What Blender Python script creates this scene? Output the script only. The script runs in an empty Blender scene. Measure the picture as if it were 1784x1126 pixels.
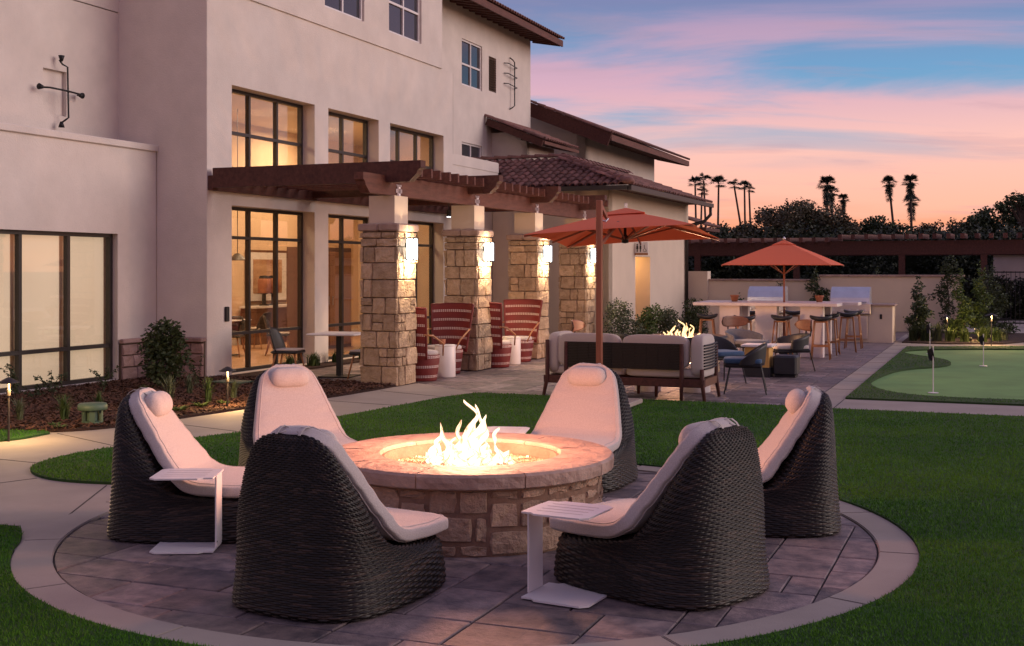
import bpy, bmesh, math, random
import numpy as np
from mathutils import Vector, Matrix
random.seed(7); np.random.seed(7)
C = bpy.context.scene
COL = C.collection
PI = math.pi
R_ = math.radians

# ------------------------------------------------------------------ camera
cd = bpy.data.cameras.new('camera'); cam = bpy.data.objects.new('camera', cd); COL.objects.link(cam)
cam.location = (0, 0, 1.8); cam.rotation_euler = (PI/2, 0, 0)
cd.sensor_width = 36; cd.lens = 36*2100/1784; cd.shift_y = -93/1784
cd.clip_start = 0.1; cd.clip_end = 1500
C.camera = cam

# ------------------------------------------------------------------ world: dusk sky with pink cloud streaks
def NN(nt, typ, loc=None, **kw):
    n = nt.nodes.new(typ)
    for k, v in kw.items():
        if k.startswith('i_'): n.inputs[k[2:].replace('_', ' ')].default_value = v
        else: setattr(n, k, v)
    return n
def ramp(nt, stops, fac=None, interp='LINEAR'):
    r = nt.nodes.new('ShaderNodeValToRGB'); r.color_ramp.interpolation = interp
    e = r.color_ramp.elements
    while len(e) > 1: e.remove(e[-1])
    e[0].position = stops[0][0]; e[0].color = tuple(stops[0][1]) + (1,)
    for p, c in stops[1:]:
        q = e.new(p); q.color = tuple(c) + (1,)
    if fac is not None: nt.links.new(fac, r.inputs[0])
    return r.outputs[0]
def mathn(nt, op, a, b=None, c=None):
    n = nt.nodes.new('ShaderNodeMath'); n.operation = op
    for i, x in enumerate((a, b, c)):
        if x is None: continue
        if isinstance(x, (int, float)): n.inputs[i].default_value = x
        else: nt.links.new(x, n.inputs[i])
    return n.outputs[0]
def mixc(nt, f, a, b, mode='MIX'):
    n = nt.nodes.new('ShaderNodeMix'); n.data_type = 'RGBA'; n.blend_type = mode
    for s, x in ((n.inputs[0], f), (n.inputs[6], a), (n.inputs[7], b)):
        if isinstance(x, (int, float)): s.default_value = x
        elif isinstance(x, tuple): s.default_value = x if len(x) == 4 else x + (1,)
        else: nt.links.new(x, s)
    return n.outputs[2]
world = bpy.data.worlds.new('World'); C.world = world; world.use_nodes = True
nt = world.node_tree; nt.nodes.clear()
SKX, SKY_ = 1.3, .4
tc = NN(nt, 'ShaderNodeTexCoord'); sep = NN(nt, 'ShaderNodeSeparateXYZ'); nt.links.new(tc.outputs['Generated'], sep.inputs[0])
zc = mathn(nt, 'MAXIMUM', sep.outputs[2], 0.0)
base = ramp(nt, [(0.0, (.86, .29, .13)), (.035, (.88, .34, .20)), (.070, (.84, .43, .36)), (.105, (.46, .40, .48)), (.125, (.16, .35, .54)),
                 (.16, (.13, .30, .52)), (.215, (.17, .20, .38)), (.40, (.22, .19, .33)), (1.0, (.22, .19, .31))], zc)
cz = mathn(nt, 'ADD', zc, .10)
comb = NN(nt, 'ShaderNodeCombineXYZ')
nt.links.new(mathn(nt, 'DIVIDE', sep.outputs[0], cz), comb.inputs[0])
nt.links.new(mathn(nt, 'DIVIDE', sep.outputs[1], cz), comb.inputs[1])
mp = NN(nt, 'ShaderNodeMapping'); mp.inputs['Location'].default_value = (SKX, SKY_, 0); mp.inputs['Rotation'].default_value = (0, 0, R_(-32)); mp.inputs['Scale'].default_value = (.42, 1.0, 1)
nt.links.new(comb.outputs[0], mp.inputs[0])
n1 = NN(nt, 'ShaderNodeTexNoise', i_Scale=1.1, i_Detail=9.0, i_Roughness=.56, i_Distortion=.55); nt.links.new(mp.outputs[0], n1.inputs[0])
n2 = NN(nt, 'ShaderNodeTexNoise', i_Scale=.42, i_Detail=3.0, i_Roughness=.5, i_Distortion=.4); nt.links.new(mp.outputs[0], n2.inputs[0])
m1 = mathn(nt, 'ADD', mathn(nt, 'MULTIPLY', n1.outputs[0], .60), mathn(nt, 'MULTIPLY', n2.outputs[0], .50))
mask = ramp(nt, [(.465, (0, 0, 0)), (.585, (1, 1, 1))], m1, 'EASE')
ccol = ramp(nt, [(0.0, (.88, .34, .20)), (.05, (.93, .45, .33)), (.10, (.88, .48, .42)), (.15, (.64, .36, .45)), (.21, (.36, .26, .42)), (.4, (.32, .24, .40)), (1.0, (.26, .22, .38))], zc)
col = mixc(nt, mathn(nt, 'MULTIPLY', mask, .92), base, ccol)
n3 = NN(nt, 'ShaderNodeTexNoise', i_Scale=2.6, i_Detail=6.0, i_Roughness=.6, i_Distortion=.3); nt.links.new(mp.outputs[0], n3.inputs[0])
grey = ramp(nt, [(.52, (0, 0, 0)), (.68, (.55, .55, .55))], n3.outputs[0], 'EASE')
col = mixc(nt, grey, col, mixc(nt, .5, col, (.42, .26, .34)))
sky = NN(nt, 'ShaderNodeTexSky'); sky.sky_type = 'NISHITA'; sky.sun_disc = False
SUN_EL = R_(16); SUN_AZ = R_(92)          # azimuth clockwise from +Y
sky.sun_elevation = R_(2); sky.sun_rotation = SUN_AZ
nb = NN(nt, 'ShaderNodeBackground'); nt.links.new(sky.outputs[0], nb.inputs[0]); nb.inputs[1].default_value = .02
cb = NN(nt, 'ShaderNodeBackground'); nt.links.new(col, cb.inputs[0]); cb.inputs[1].default_value = 1.0
ad = NN(nt, 'ShaderNodeAddShader'); nt.links.new(nb.outputs[0], ad.inputs[0]); nt.links.new(cb.outputs[0], ad.inputs[1])
wo = NN(nt, 'ShaderNodeOutputWorld'); nt.links.new(ad.outputs[0], wo.inputs[0])

# one soft low afterglow 'sun'
sd = bpy.data.lights.new('sun', 'SUN'); sun = bpy.data.objects.new('sun', sd); COL.objects.link(sun)
sd.energy = 1.5; sd.angle = R_(40); sd.color = (1.0, .83, .76)
dirv = Vector((math.sin(SUN_AZ)*math.cos(SUN_EL), math.cos(SUN_AZ)*math.cos(SUN_EL), math.sin(SUN_EL)))
sun.rotation_euler = (-dirv).to_track_quat('-Z', 'Y').to_euler()

C.view_settings.view_transform = 'Standard'; C.view_settings.look = 'None'
C.view_settings.gamma = 1; C.view_settings.use_curve_mapping = False; C.view_settings.exposure = 0.2
C.render.engine = 'CYCLES'
C.cycles.use_denoising = True
C.cycles.max_bounces = 7; C.cycles.diffuse_bounces = 3; C.cycles.glossy_bounces = 3; C.cycles.transparent_max_bounces = 12
C.cycles.sample_clamp_indirect = 4.0; C.cycles.caustics_reflective = False; C.cycles.caustics_refractive = False

# ------------------------------------------------------------------ building frame: u runs along the facade, v out from it
PSI = math.atan2(-.3744, .9273)
cP, sP = math.cos(PSI), math.sin(PSI)
def W(u, v, z=0.0): return Vector((cP*v - sP*u, sP*v + cP*u, z))
def UV(x, y): return (-sP*x + cP*y, cP*x + sP*y)   # -> (u, v)

# ------------------------------------------------------------------ materials
MATS = {}
def pmat(name, col, rough=.7, var=.12, scale=6., bump=.0, bscale=60., metal=0., rnd=0., spec=.5, col2=None, sheen=0., detail=5., stretch=None, coat=0., bdist=.02):
    """principled material: base colour varied by noise (and per object), fine noise bump"""
    if name in MATS: return MATS[name]
    m = bpy.data.materials.new(name); m.use_nodes = True; nt = m.node_tree; b = nt.nodes['Principled BSDF']
    tc = NN(nt, 'ShaderNodeTexCoord'); vec = tc.outputs['Object']
    if stretch:
        mp = NN(nt, 'ShaderNodeMapping'); mp.inputs['Scale'].default_value = stretch; nt.links.new(vec, mp.inputs[0]); vec = mp.outputs[0]
    oi = None
    if rnd:
        oi = NN(nt, 'ShaderNodeObjectInfo')
        av = NN(nt, 'ShaderNodeVectorMath', operation='ADD'); cx = NN(nt, 'ShaderNodeCombineXYZ')
        sc_ = mathn(nt, 'MULTIPLY', oi.outputs['Random'], 37.0)
        for i in range(3): nt.links.new(sc_, cx.inputs[i])
        nt.links.new(vec, av.inputs[0]); nt.links.new(cx.outputs[0], av.inputs[1]); vec = av.outputs[0]
    n = NN(nt, 'ShaderNodeTexNoise', i_Scale=scale, i_Detail=detail, i_Roughness=.6); nt.links.new(vec, n.inputs[0])
    lo = tuple(max(0, c*(1-var)) for c in col); hi = tuple(min(1, c*(1+var)) for c in col)
    if col2: lo, hi = col, col2
    c = ramp(nt, [(.3, lo), (.7, hi)], n.outputs[0])
    if rnd:
        v = mathn(nt, 'ADD', mathn(nt, 'MULTIPLY', oi.outputs['Random'], 2*rnd), 1-rnd)
        cc = NN(nt, 'ShaderNodeCombineXYZ')
        for i in range(3): nt.links.new(v, cc.inputs[i])
        c = mixc(nt, 1.0, c, cc.outputs[0], 'MULTIPLY')
    nt.links.new(c, b.inputs['Base Color'])
    b.inputs['Roughness'].default_value = rough; b.inputs['Metallic'].default_value = metal
    b.inputs['Specular IOR Level'].default_value = spec
    if sheen: b.inputs['Sheen Weight'].default_value = sheen
    if coat: b.inputs['Coat Weight'].default_value = coat
    if bump:
        n2 = NN(nt, 'ShaderNodeTexNoise', i_Scale=bscale, i_Detail=6., i_Roughness=.65); nt.links.new(vec, n2.inputs[0])
        bp = NN(nt, 'ShaderNodeBump'); bp.inputs['Strength'].default_value = bump; bp.inputs['Distance'].default_value = bdist
        nt.links.new(n2.outputs[0], bp.inputs['Height']); nt.links.new(bp.outputs[0], b.inputs['Normal'])
    MATS[name] = m; return m
def emat(name, col, s, sample=True):
    m = bpy.data.materials.new(name); m.use_nodes = True; nt = m.node_tree; nt.nodes.clear()
    e = NN(nt, 'ShaderNodeEmission'); e.inputs[0].default_value = col + (1,); e.inputs[1].default_value = s
    o = NN(nt, 'ShaderNodeOutputMaterial'); nt.links.new(e.outputs[0], o.inputs[0])
    if not sample: m.cycles.emission_sampling = 'NONE'
    MATS[name] = m; return m
M = {}
M['stucco'] = pmat('stucco', (.66, .60, .545), .9, .08, 1.4, .5, 38., bdist=.014, spec=.2, detail=9.)
M['stucco_cream'] = pmat('stucco_cream', (.64, .54, .43), .9, .05, 1.2, .3, 45., bdist=.012, spec=.2)
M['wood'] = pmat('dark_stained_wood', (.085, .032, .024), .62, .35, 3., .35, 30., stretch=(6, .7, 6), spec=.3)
M['wood_lit'] = pmat('lit_stained_wood', (.125, .048, .035), .6, .3, 3., .3, 30., stretch=(6, 1, 6), spec=.3)  # brighter copy of the dark stain, with the light put into its colour
M['stone'] = pmat('tan_stone', (.42, .30, .19), .85, .2, 7., 1., 20., rnd=.2, col2=(.64, .485, .33), bdist=.06, spec=.25)
M['stone_pit'] = pmat('warm_tan_stone', (.36, .235, .165), .85, .2, 7., 1., 18., rnd=.18, col2=(.58, .41, .30), bdist=.05, spec=.25)
M['stone_pink'] = pmat('pinkish_stone', (.27, .17, .15), .85, .2, 7., .8, 22., rnd=.22, col2=(.38, .26, .23), bdist=.02, spec=.25)
M['mortar'] = pmat('mortar', (.10, .066, .048), .95, .2, 12., .6, 60., bdist=.01)
M['mortar_warm'] = pmat('warm_mortar', (.24, .145, .10), .95, .2, 12., .6, 60., bdist=.01)
M['cap'] = pmat('cap_stone', (.28, .19, .155), .7, .2, 5., 1., 11., rnd=.08, col2=(.44, .32, .26), bdist=.02, spec=.4)
M['paver'] = pmat('paver', (.078, .066, .076), .6, .2, 7.5, 1., 30., rnd=.38, col2=(.29, .22, .205), bdist=.008, spec=.45)
M['bedding'] = pmat('joint_sand', (.05, .042, .042), .95, .2, 20.)
M['concrete'] = pmat('concrete', (.335, .29, .255), .82, .1, 1.6, .35, 90., bdist=.006, spec=.35)
M['mulch_base'] = pmat('bark_mulch', (.035, .014, .009), .95, .5, 30., .9, 50., bdist=.03)
M['mulch'] = pmat('bark_chip', (.05, .02, .012), .9, .4, 9., col2=(.13, .055, .03))
M['lawn'] = pmat('turf_backing', (.016, .065, .005), .95, .35, 2., .8, 120., bdist=.02)
M['turf_far'] = pmat('turf', (.018, .052, .009), .9, .3, 2.2, 1., 160., bdist=.02, col2=(.032, .082, .014))
M['putting'] = pmat('putting_turf', (.15, .30, .085), .92, .18, 1.1, .5, 220., bdist=.004)
M['ground'] = pmat('bare_ground', (.045, .04, .03), .95, .3, .5)
M['metal'] = pmat('dark_bronze_metal', (.022, .017, .015), .45, .15, 8., spec=.5)
M['iron'] = pmat('black_iron', (.012, .012, .014), .5, .2, 10., metal=.3)
M['white'] = pmat('white_powder_coat', (.72, .69, .68), .42, .03, 4.)
M['counter'] = pmat('white_stone_counter', (.70, .62, .60), .4, .06, 5.)
M['tile'] = pmat('clay_tile', (.105, .048, .042), .72, .3, 9., .5, 60., rnd=.38, col2=(.22, .105, .088), bdist=.006, spec=.4)
M['wicker'] = pmat('dark_wicker', (.006, .005, .005), .5, .5, 26., stretch=(1, 1, 6), col2=(.022, .015, .012), spec=.32)
M['cushion'] = pmat('oatmeal_cushion', (.46, .41, .385), .95, .06, 130., .8, 170., sheen=.2, bdist=.006, spec=.12, col2=(.60, .55, .52))
M['cushion_grey'] = pmat('greige_cushion', (.50, .45, .41), .95, .07, 120., .3, 300., sheen=.2, bdist=.003, spec=.15)
M['canopy'] = pmat('orange_canvas', (.78, .20, .10), .85, .08, 3., .25, 240., bdist=.002, spec=.2)
M['oak'] = pmat('oak_wood', (.36, .16, .065), .5, .2, 5., .1, 30., stretch=(5, 5, .6))
M['umbrella_wood'] = pmat('umbrella_pole_wood', (.26, .085, .045), .45, .15, 6., stretch=(6, 6, .5))
M['black_cloth'] = pmat('black_leather', (.020, .021, .024), .5, .2, 8., .1, 80.)
M['blue_cloth'] = pmat('blue_fabric', (.035, .085, .17), .9, .12, 20., sheen=.2)
M['grey_cloth'] = pmat('slate_fabric', (.10, .105, .13), .9, .12, 20., sheen=.2)
M['walnut'] = pmat('walnut_wood', (.13, .055, .033), .5, .25, 4., stretch=(1, 6, 6))
M['steel'] = pmat('brushed_steel', (.55, .52, .54), .28, .08, 4., .15, 50., metal=1., stretch=(1, 30, 30))
M['steel_pan'] = pmat('stainless_lid', (.62, .63, .67), .35, .08, 4., metal=.9)
M['wallpaint'] = pmat('warm_interior_paint', (.70, .52, .35), .9, .04, 2.)
M['ceiling'] = pmat('ceiling_paint', (.72, .62, .5), .9, .03, 2.)
M['floor_in'] = pmat('interior_floor', (.40, .23, .13), .5, .15, 4.)
M['green_plastic'] = pmat('green_plastic', (.07, .12, .075), .55, .12, 8.)
M['terracotta'] = pmat('terracotta', (.34, .13, .07), .8, .15, 9.)
M['flag'] = pmat('black_flag', (.012, .012, .02), .8, .2, 9.)
def leafmat(name, a, b, scale=2.5, rough=.6):
    m = pmat(name, a, rough, .2, scale, col2=b, spec=.35)
    return m
M['leaf_dark'] = leafmat('dark_leaf', (.018, .032, .012), (.05, .072, .025))
M['leaf_tree'] = leafmat('tree_leaf', (.035, .04, .02), (.12, .10, .055), .5)
M['leaf_mid'] = leafmat('green_leaf', (.03, .065, .018), (.09, .13, .035))
M['leaf_lime'] = leafmat('lime_leaf', (.06, .10, .02), (.12, .16, .04))
M['leaf_grey'] = leafmat('greygreen_leaf', (.05, .07, .04), (.12, .14, .08))
M['palm'] = leafmat('palm_leaf', (.012, .024, .018), (.03, .045, .03), .4)
M['bark'] = pmat('bark', (.05, .035, .025), .9, .3, 6., .5, 20.)
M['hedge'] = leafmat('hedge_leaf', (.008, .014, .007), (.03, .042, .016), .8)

def glassmat():
    m = bpy.data.materials.new('window_glass'); m.use_nodes = True; nt = m.node_tree; nt.nodes.clear()
    t = NN(nt, 'ShaderNodeBsdfTransparent'); t.inputs[0].default_value = (.93, .92, .90, 1)
    g = NN(nt, 'ShaderNodeBsdfGlossy'); g.inputs['Roughness'].default_value = .015; g.inputs[0].default_value = (.95, .95, .95, 1)
    f = NN(nt, 'ShaderNodeLayerWeight'); f.inputs[0].default_value = .5
    fx = mathn(nt, 'ADD', .045, mathn(nt, 'MULTIPLY', mathn(nt, 'POWER', f.outputs['Facing'], 3.0), .80))
    mx = NN(nt, 'ShaderNodeMixShader'); nt.links.new(fx, mx.inputs[0]); nt.links.new(t.outputs[0], mx.inputs[1]); nt.links.new(g.outputs[0], mx.inputs[2])
    o = NN(nt, 'ShaderNodeOutputMaterial'); nt.links.new(mx.outputs[0], o.inputs[0]); return m
M['glass'] = glassmat()
def wickermat():
    m = pmat('wicker_shell', (.006, .005, .005), .42, .5, 40., spec=.36); nt = m.node_tree; b = nt.nodes['Principled BSDF']
    a = NN(nt, 'ShaderNodeAttribute', attribute_name='strand'); c = ramp(nt, [(.1, (.0045, .0035, .003)), (.5, (.011, .0075, .006)), (.92, (.052, .033, .024))], a.outputs['Fac'])
    nt.links.new(c, b.inputs['Base Color']); return m
M['wicker_shell'] = wickermat()
def darkglass():
    m = pmat('dark_room_glass', (.035, .04, .05), .06, .1, 2., spec=.9); return m
M['dglass'] = darkglass()
M['lamp'] = emat('lamp_glass', (.92, .97, 1.0), 9., False)
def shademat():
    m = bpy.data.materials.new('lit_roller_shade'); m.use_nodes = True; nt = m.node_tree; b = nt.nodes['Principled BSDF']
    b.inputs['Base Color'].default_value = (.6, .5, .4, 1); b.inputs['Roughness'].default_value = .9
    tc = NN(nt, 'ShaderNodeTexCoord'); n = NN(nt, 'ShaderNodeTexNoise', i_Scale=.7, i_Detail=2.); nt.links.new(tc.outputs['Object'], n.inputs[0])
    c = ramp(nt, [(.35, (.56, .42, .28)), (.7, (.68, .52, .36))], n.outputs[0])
    nt.links.new(c, b.inputs['Emission Color']); b.inputs['Emission Strength'].default_value = .74  # the cloth itself glows, in place of lamps in the room behind
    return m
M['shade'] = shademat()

# ------------------------------------------------------------------ mesh helpers
BASE = {}
def link(o): COL.objects.link(o); return o
def thing(name, label, cat, loc=(0, 0, 0), rotz=0., group=None, kind=None):
    o = bpy.data.objects.new(name, None); o.empty_display_size = .1; link(o)
    o.location = loc; o.rotation_euler = (0, 0, rotz)
    if label: o['label'] = label
    if cat: o['category'] = cat
    if group: o['group'] = group
    if kind: o['kind'] = kind
    return o
def bthing(name, label, cat, u, v, group=None, z=0., kind=None):
    """a thing in the building frame whose parts are given in absolute (v, u, z)"""
    o = thing(name, label, cat, W(u, v, z), PSI, group, kind); BASE[o.name] = (v, u, z); return o
def tag(o, label=None, cat=None, group=None, kind=None):
    if label: o['label'] = label
    if cat: o['category'] = cat
    if group: o['group'] = group
    if kind: o['kind'] = kind
    return o
def mesh_from(name, V, F, mat=None, smooth=False):
    me = bpy.data.meshes.new(name)
    me.from_pydata([tuple(v) for v in V], [], F)
    if mat: me.materials.append(mat)
    if smooth: me.polygons.foreach_set('use_smooth', [True]*len(me.polygons))
    me.update(); return me
def part(name, me, parent=None, loc=None, rot=(0, 0, 0), label=None, kind=None):
    o = bpy.data.objects.new(name, me); link(o)
    if parent is not None:
        o.parent = parent
        if loc is None:
            b = BASE.get(parent.name); loc = (-b[0], -b[1], -b[2]) if b else (0, 0, 0)
    o.location = loc or (0, 0, 0); o.rotation_euler = rot
    if label: o['label'] = label
    if kind: o['kind'] = kind
    return o
class MB:
    def __init__(s): s.V = []; s.F = []
    def add(s, V, F):
        n = len(s.V); s.V += [tuple(v) for v in V]; s.F += [tuple(i+n for i in f) for f in F]; return s
    def box(s, x0, x1, y0, y1, z0, z1, b=0., M_=None):
        if b <= 0:
            V = [(x, y, z) for z in (z0, z1) for y in (y0, y1) for x in (x0, x1)]
            F = [(0, 2, 3, 1), (4, 5, 7, 6), (0, 1, 5, 4), (2, 6, 7, 3), (0, 4, 6, 2), (1, 3, 7, 5)]
        else:
            b = min(b, (x1-x0)*.45, (y1-y0)*.45, (z1-z0)*.45)
            rings = []
            for z, i in ((z0, b), (z0+b, 0), (z1-b, 0), (z1, b)):
                k = b - i
                # octagon outline for rounded vertical edges
                a0, a1, c0, c1 = x0+i, x1-i, y0+i, y1-i
                rings.append([(a0+b, c0, z), (a1-b, c0, z), (a1, c0+b, z), (a1, c1-b, z), (a1-b, c1, z), (a0+b, c1, z), (a0, c1-b, z), (a0, c0+b, z)])
            V = [p for r in rings for p in r]; F = []
            for r in range(3):
                for k in range(8): F.append((r*8+k, r*8+(k+1) % 8, (r+1)*8+(k+1) % 8, (r+1)*8+k))
            F.append(tuple(reversed(range(8)))); F.append(tuple(range(24, 32)))
        if M_ is not None: V = [tuple(M_ @ Vector(v)) for v in V]
        return s.add(V, F)
    def prism(s, poly, z0, z1, M_=None):
        n = len(poly); a = sum(poly[i][0]*poly[(i+1) % n][1]-poly[(i+1) % n][0]*poly[i][1] for i in range(n))
        if a < 0: poly = poly[::-1]
        V = [(p[0], p[1], z0) for p in poly] + [(p[0], p[1], z1) for p in poly]
        F = [tuple(reversed(range(n))), tuple(range(n, 2*n))] + [(i, (i+1) % n, n+(i+1) % n, n+i) for i in range(n)]
        if M_ is not None: V = [tuple(M_ @ Vector(v)) for v in V]
        return s.add(V, F)
    def tube(s, pts, r, n=8, cap=True):
        pts = [Vector(p) for p in pts]; rs = r if isinstance(r, (list, tuple)) else [r]*len(pts)
        V = []; F = []; up = Vector((0, 0, 1)); prev = None
        for i, p in enumerate(pts):
            t = (pts[min(i+1, len(pts)-1)] - pts[max(i-1, 0)]).normalized()
            if prev is None:
                a = t.cross(up)
                if a.length < .05: a = t.cross(Vector((1, 0, 0)))
                a.normalize()
            else:
                a = prev - t*prev.dot(t)
                a = a.normalized() if a.length > 1e-6 else t.orthogonal().normalized()
            prev = a; b = t.cross(a)
            for k in range(n):
                an = 2*PI*k/n; V.append(p + (a*math.cos(an) + b*math.sin(an))*rs[i])
        for i in range(len(pts)-1):
            for k in range(n): F.append((i*n+k, i*n+(k+1) % n, (i+1)*n+(k+1) % n, (i+1)*n+k))
        if cap: F.append(tuple(reversed(range(n)))); F.append(tuple(range((len(pts)-1)*n, len(pts)*n)))
        return s.add(V, F)
    def lathe(s, prof, n=24, cx=0., cy=0.):
        V = []; F = []
        for r, z in prof:
            for k in range(n):
                a = 2*PI*k/n; V.append((cx+r*math.cos(a), cy+r*math.sin(a), z))
        m = len(prof)
        for i in range(m-1):
            for k in range(n): F.append((i*n+k, i*n+(k+1) % n, (i+1)*n+(k+1) % n, (i+1)*n+k))
        F.append(tuple(reversed(range(n)))); F.append(tuple(range((m-1)*n, m*n)))
        return s.add(V, F)
    def beam(s, a, b, w, h, up=(0, 0, 1)):
        """rectangular bar from a to b, w wide, h high"""
        a = Vector(a); b = Vector(b); t = (b-a); L = t.length; t.normalize(); u = Vector(up)
        x = t.cross(u)
        if x.length < 1e-4: x = t.cross(Vector((1, 0, 0)))
        x.normalize(); z = x.cross(t)
        Mx = Matrix(((x[0], t[0], z[0], a[0]), (x[1], t[1], z[1], a[1]), (x[2], t[2], z[2], a[2]), (0, 0, 0, 1)))
        return s.box(-w/2, w/2, 0, L, -h/2, h/2, M_=Mx)
    def mesh(s, name, mat, smooth=False): return mesh_from(name, s.V, s.F, mat, smooth)
    def build(s, name, mat, parent=None, smooth=False, **kw):
        return part(name, s.mesh(name, mat, smooth), parent, **kw)
def grid_mesh(name, P, mat, closed=True, caps=True, smooth=True):
    """P (rows, cols, 3)"""
    n, m, _ = P.shape; me = bpy.data.meshes.new(name)
    idx = np.arange(n*m).reshape(n, m)
    a = idx[:-1]; b = idx[1:]
    if closed:
        q = np.stack([a, np.roll(a, -1, 1), np.roll(b, -1, 1), b], -1).reshape(-1, 4)
    else:
        q = np.stack([a[:, :-1], a[:, 1:], b[:, 1:], b[:, :-1]], -1).reshape(-1, 4)
    nq = len(q); loops = q.reshape(-1); starts = np.arange(nq)*4
    if caps and closed:
        loops = np.concatenate([loops, idx[0][::-1], idx[-1]]); starts = np.concatenate([starts, [nq*4, nq*4+m]])
    me.vertices.add(n*m); me.vertices.foreach_set('co', P.reshape(-1).astype(np.float32))
    me.loops.add(len(loops)); me.loops.foreach_set('vertex_index', loops.astype(np.int32))
    me.polygons.add(len(starts)); me.polygons.foreach_set('loop_start', starts.astype(np.int32))
    me.polygons.foreach_set('use_smooth', np.full(len(starts), smooth))
    me.update(calc_edges=True); me.validate()
    if mat: me.materials.append(mat)
    return me
def polys_mesh(name, Vv, k, mat):
    """Vv (n*k,3): n separate k-gons"""
    n = len(Vv)//k; me = bpy.data.meshes.new(name)
    me.vertices.add(n*k); me.vertices.foreach_set('co', Vv.reshape(-1).astype(np.float32))
    me.loops.add(n*k); me.loops.foreach_set('vertex_index', np.arange(n*k, dtype=np.int32))
    me.polygons.add(n); me.polygons.foreach_set('loop_start', (np.arange(n)*k).astype(np.int32))
    me.update(calc_edges=True); me.materials.append(mat); return me
def copy_tree(o, parent=None):
    c = o.copy(); link(c)
    if parent is not None: c.parent = parent
    for ch in [x for x in o.children]: copy_tree(ch, c)
    return c
def inpoly(x, y, poly):
    r = np.zeros(len(x), bool); n = len(poly)
    for i in range(n):
        x0, y0 = poly[i]; x1, y1 = poly[(i+1) % n]
        c = ((y0 > y) != (y1 > y)) & (x < (x1-x0)*(y-y0)/((y1-y0)+1e-12)+x0); r ^= c
    return r
def clip_half(poly, n, d):
    """keep points with n.p <= d"""
    out = []
    for i in range(len(poly)):
        a = poly[i]; b = poly[(i+1) % len(poly)]
        da = n[0]*a[0]+n[1]*a[1]-d; db = n[0]*b[0]+n[1]*b[1]-d
        if da <= 0: out.append(a)
        if da*db < 0:
            t = da/(da-db); out.append((a[0]+(b[0]-a[0])*t, a[1]+(b[1]-a[1])*t))
    return out
def area(p): return .5*sum(p[i][0]*p[(i+1) % len(p)][1]-p[(i+1) % len(p)][0]*p[i][1] for i in range(len(p)))
def inset(poly, g):
    if area(poly) < 0: poly = poly[::-1]
    out = poly
    for i in range(len(poly)):
        a = poly[i]; b = poly[(i+1) % len(poly)]; l = math.hypot(b[0]-a[0], b[1]-a[1])
        if l < 1e-5: continue
        n = ((b[1]-a[1])/l, -(b[0]-a[0])/l)
        out = clip_half(out, n, n[0]*a[0]+n[1]*a[1]-g)
        if len(out) < 3: return []
    return out
def spot(name, kind, loc, power, color, radius=.05, parent=None, size=None, size_y=None, rot=None, spot_size=None):
    ld = bpy.data.lights.new(name, kind); ld.energy = power; ld.color = color
    if kind == 'AREA': ld.shape = 'RECTANGLE'; ld.size = size; ld.size_y = size_y or size
    else: ld.shadow_soft_size = radius
    if spot_size: ld.spot_size = spot_size; ld.spot_blend = .6
    o = bpy.data.objects.new(name, ld); link(o)
    if parent: o.parent = parent
    o.location = loc
    if rot: o.rotation_euler = rot
    return o

# ================================================================== THE GROUND
CC = (-.29, 8.44); RO, RI = 2.98, 2.73
def sheet(name, poly, z0, z1, mat, kind='structure', parent=None):
    o = MB().prism(poly, z0, z1).build(name, mat, parent); 
    if kind: o['kind'] = kind
    return o
def arc(a0, a1, n, r=RO):
    return [(CC[0]+r*math.cos(R_(a0+(a1-a0)*i/n)), CC[1]+r*math.sin(R_(a0+(a1-a0)*i/n))) for i in range(n+1)]
def w2(u, v): p = W(u, v); return (p[0], p[1])
def smooth_poly(pts, it=2):
    for _ in range(it):
        o = [pts[0]]
        for a, b in zip(pts[:-1], pts[1:]):
            o += [(a[0]*.75+b[0]*.25, a[1]*.75+b[1]*.25), (a[0]*.25+b[0]*.75, a[1]*.25+b[1]*.75)]
        pts = o + [pts[-1]]
    return pts
sheet('ground', [(-700, -60), (900, -60), (900, 1200), (-700, 1200)], -.4, -.06, M['ground'])

EDGE = smooth_poly([(-2.76, 10.16), (-3.03, 10.06), (-3.38, 10.08), (-3.80, 10.2), (-4.10, 10.42), (-4.34, 10.8), (-4.38, 11.2), (-4.25, 11.7), (-3.98, 12.15), (-3.46, 12.68), (-2.92, 13.26), (-2.05, 14.71), (-1.45, 15.88), (-0.9, 16.95)]) + [w2(16.0, -7.0)]
LAWN_A = arc(-90, 142, 60) + EDGE + [w2(16.0, -2.36), w2(15.88, -2.36), w2(15.88, 16), (18, 1), (CC[0], 1)]
LB = smooth_poly([(-4.3, 8.42), (-3.62, 8.4), (-3.42, 8.37), (-3.33, 8.2), (-3.24, 7.96), (-3.2, 7.75)])
LAWN_B = [(CC[0], 1), (-14, 1), (-14, 8.45)] + LB + [p for p in arc(195, 270, 24) if p[1] < 7.66]
lawn_a = sheet('lawn', LAWN_A, -.05, .022, M['lawn'])
lawn_b = sheet('lawn', LAWN_B, -.05, .022, M['lawn'])
LAWN_C = smooth_poly([(-5.05, 13.18), (-5.18, 12.75), (-5.38, 12.55)]) + [(-7.5, 11.6), (-8.6, 12.6), (-5.67, 13.42), (-5.2, 13.38)]
lawn_c = sheet('lawn', LAWN_C, -.05, .022, M['lawn'])

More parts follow.
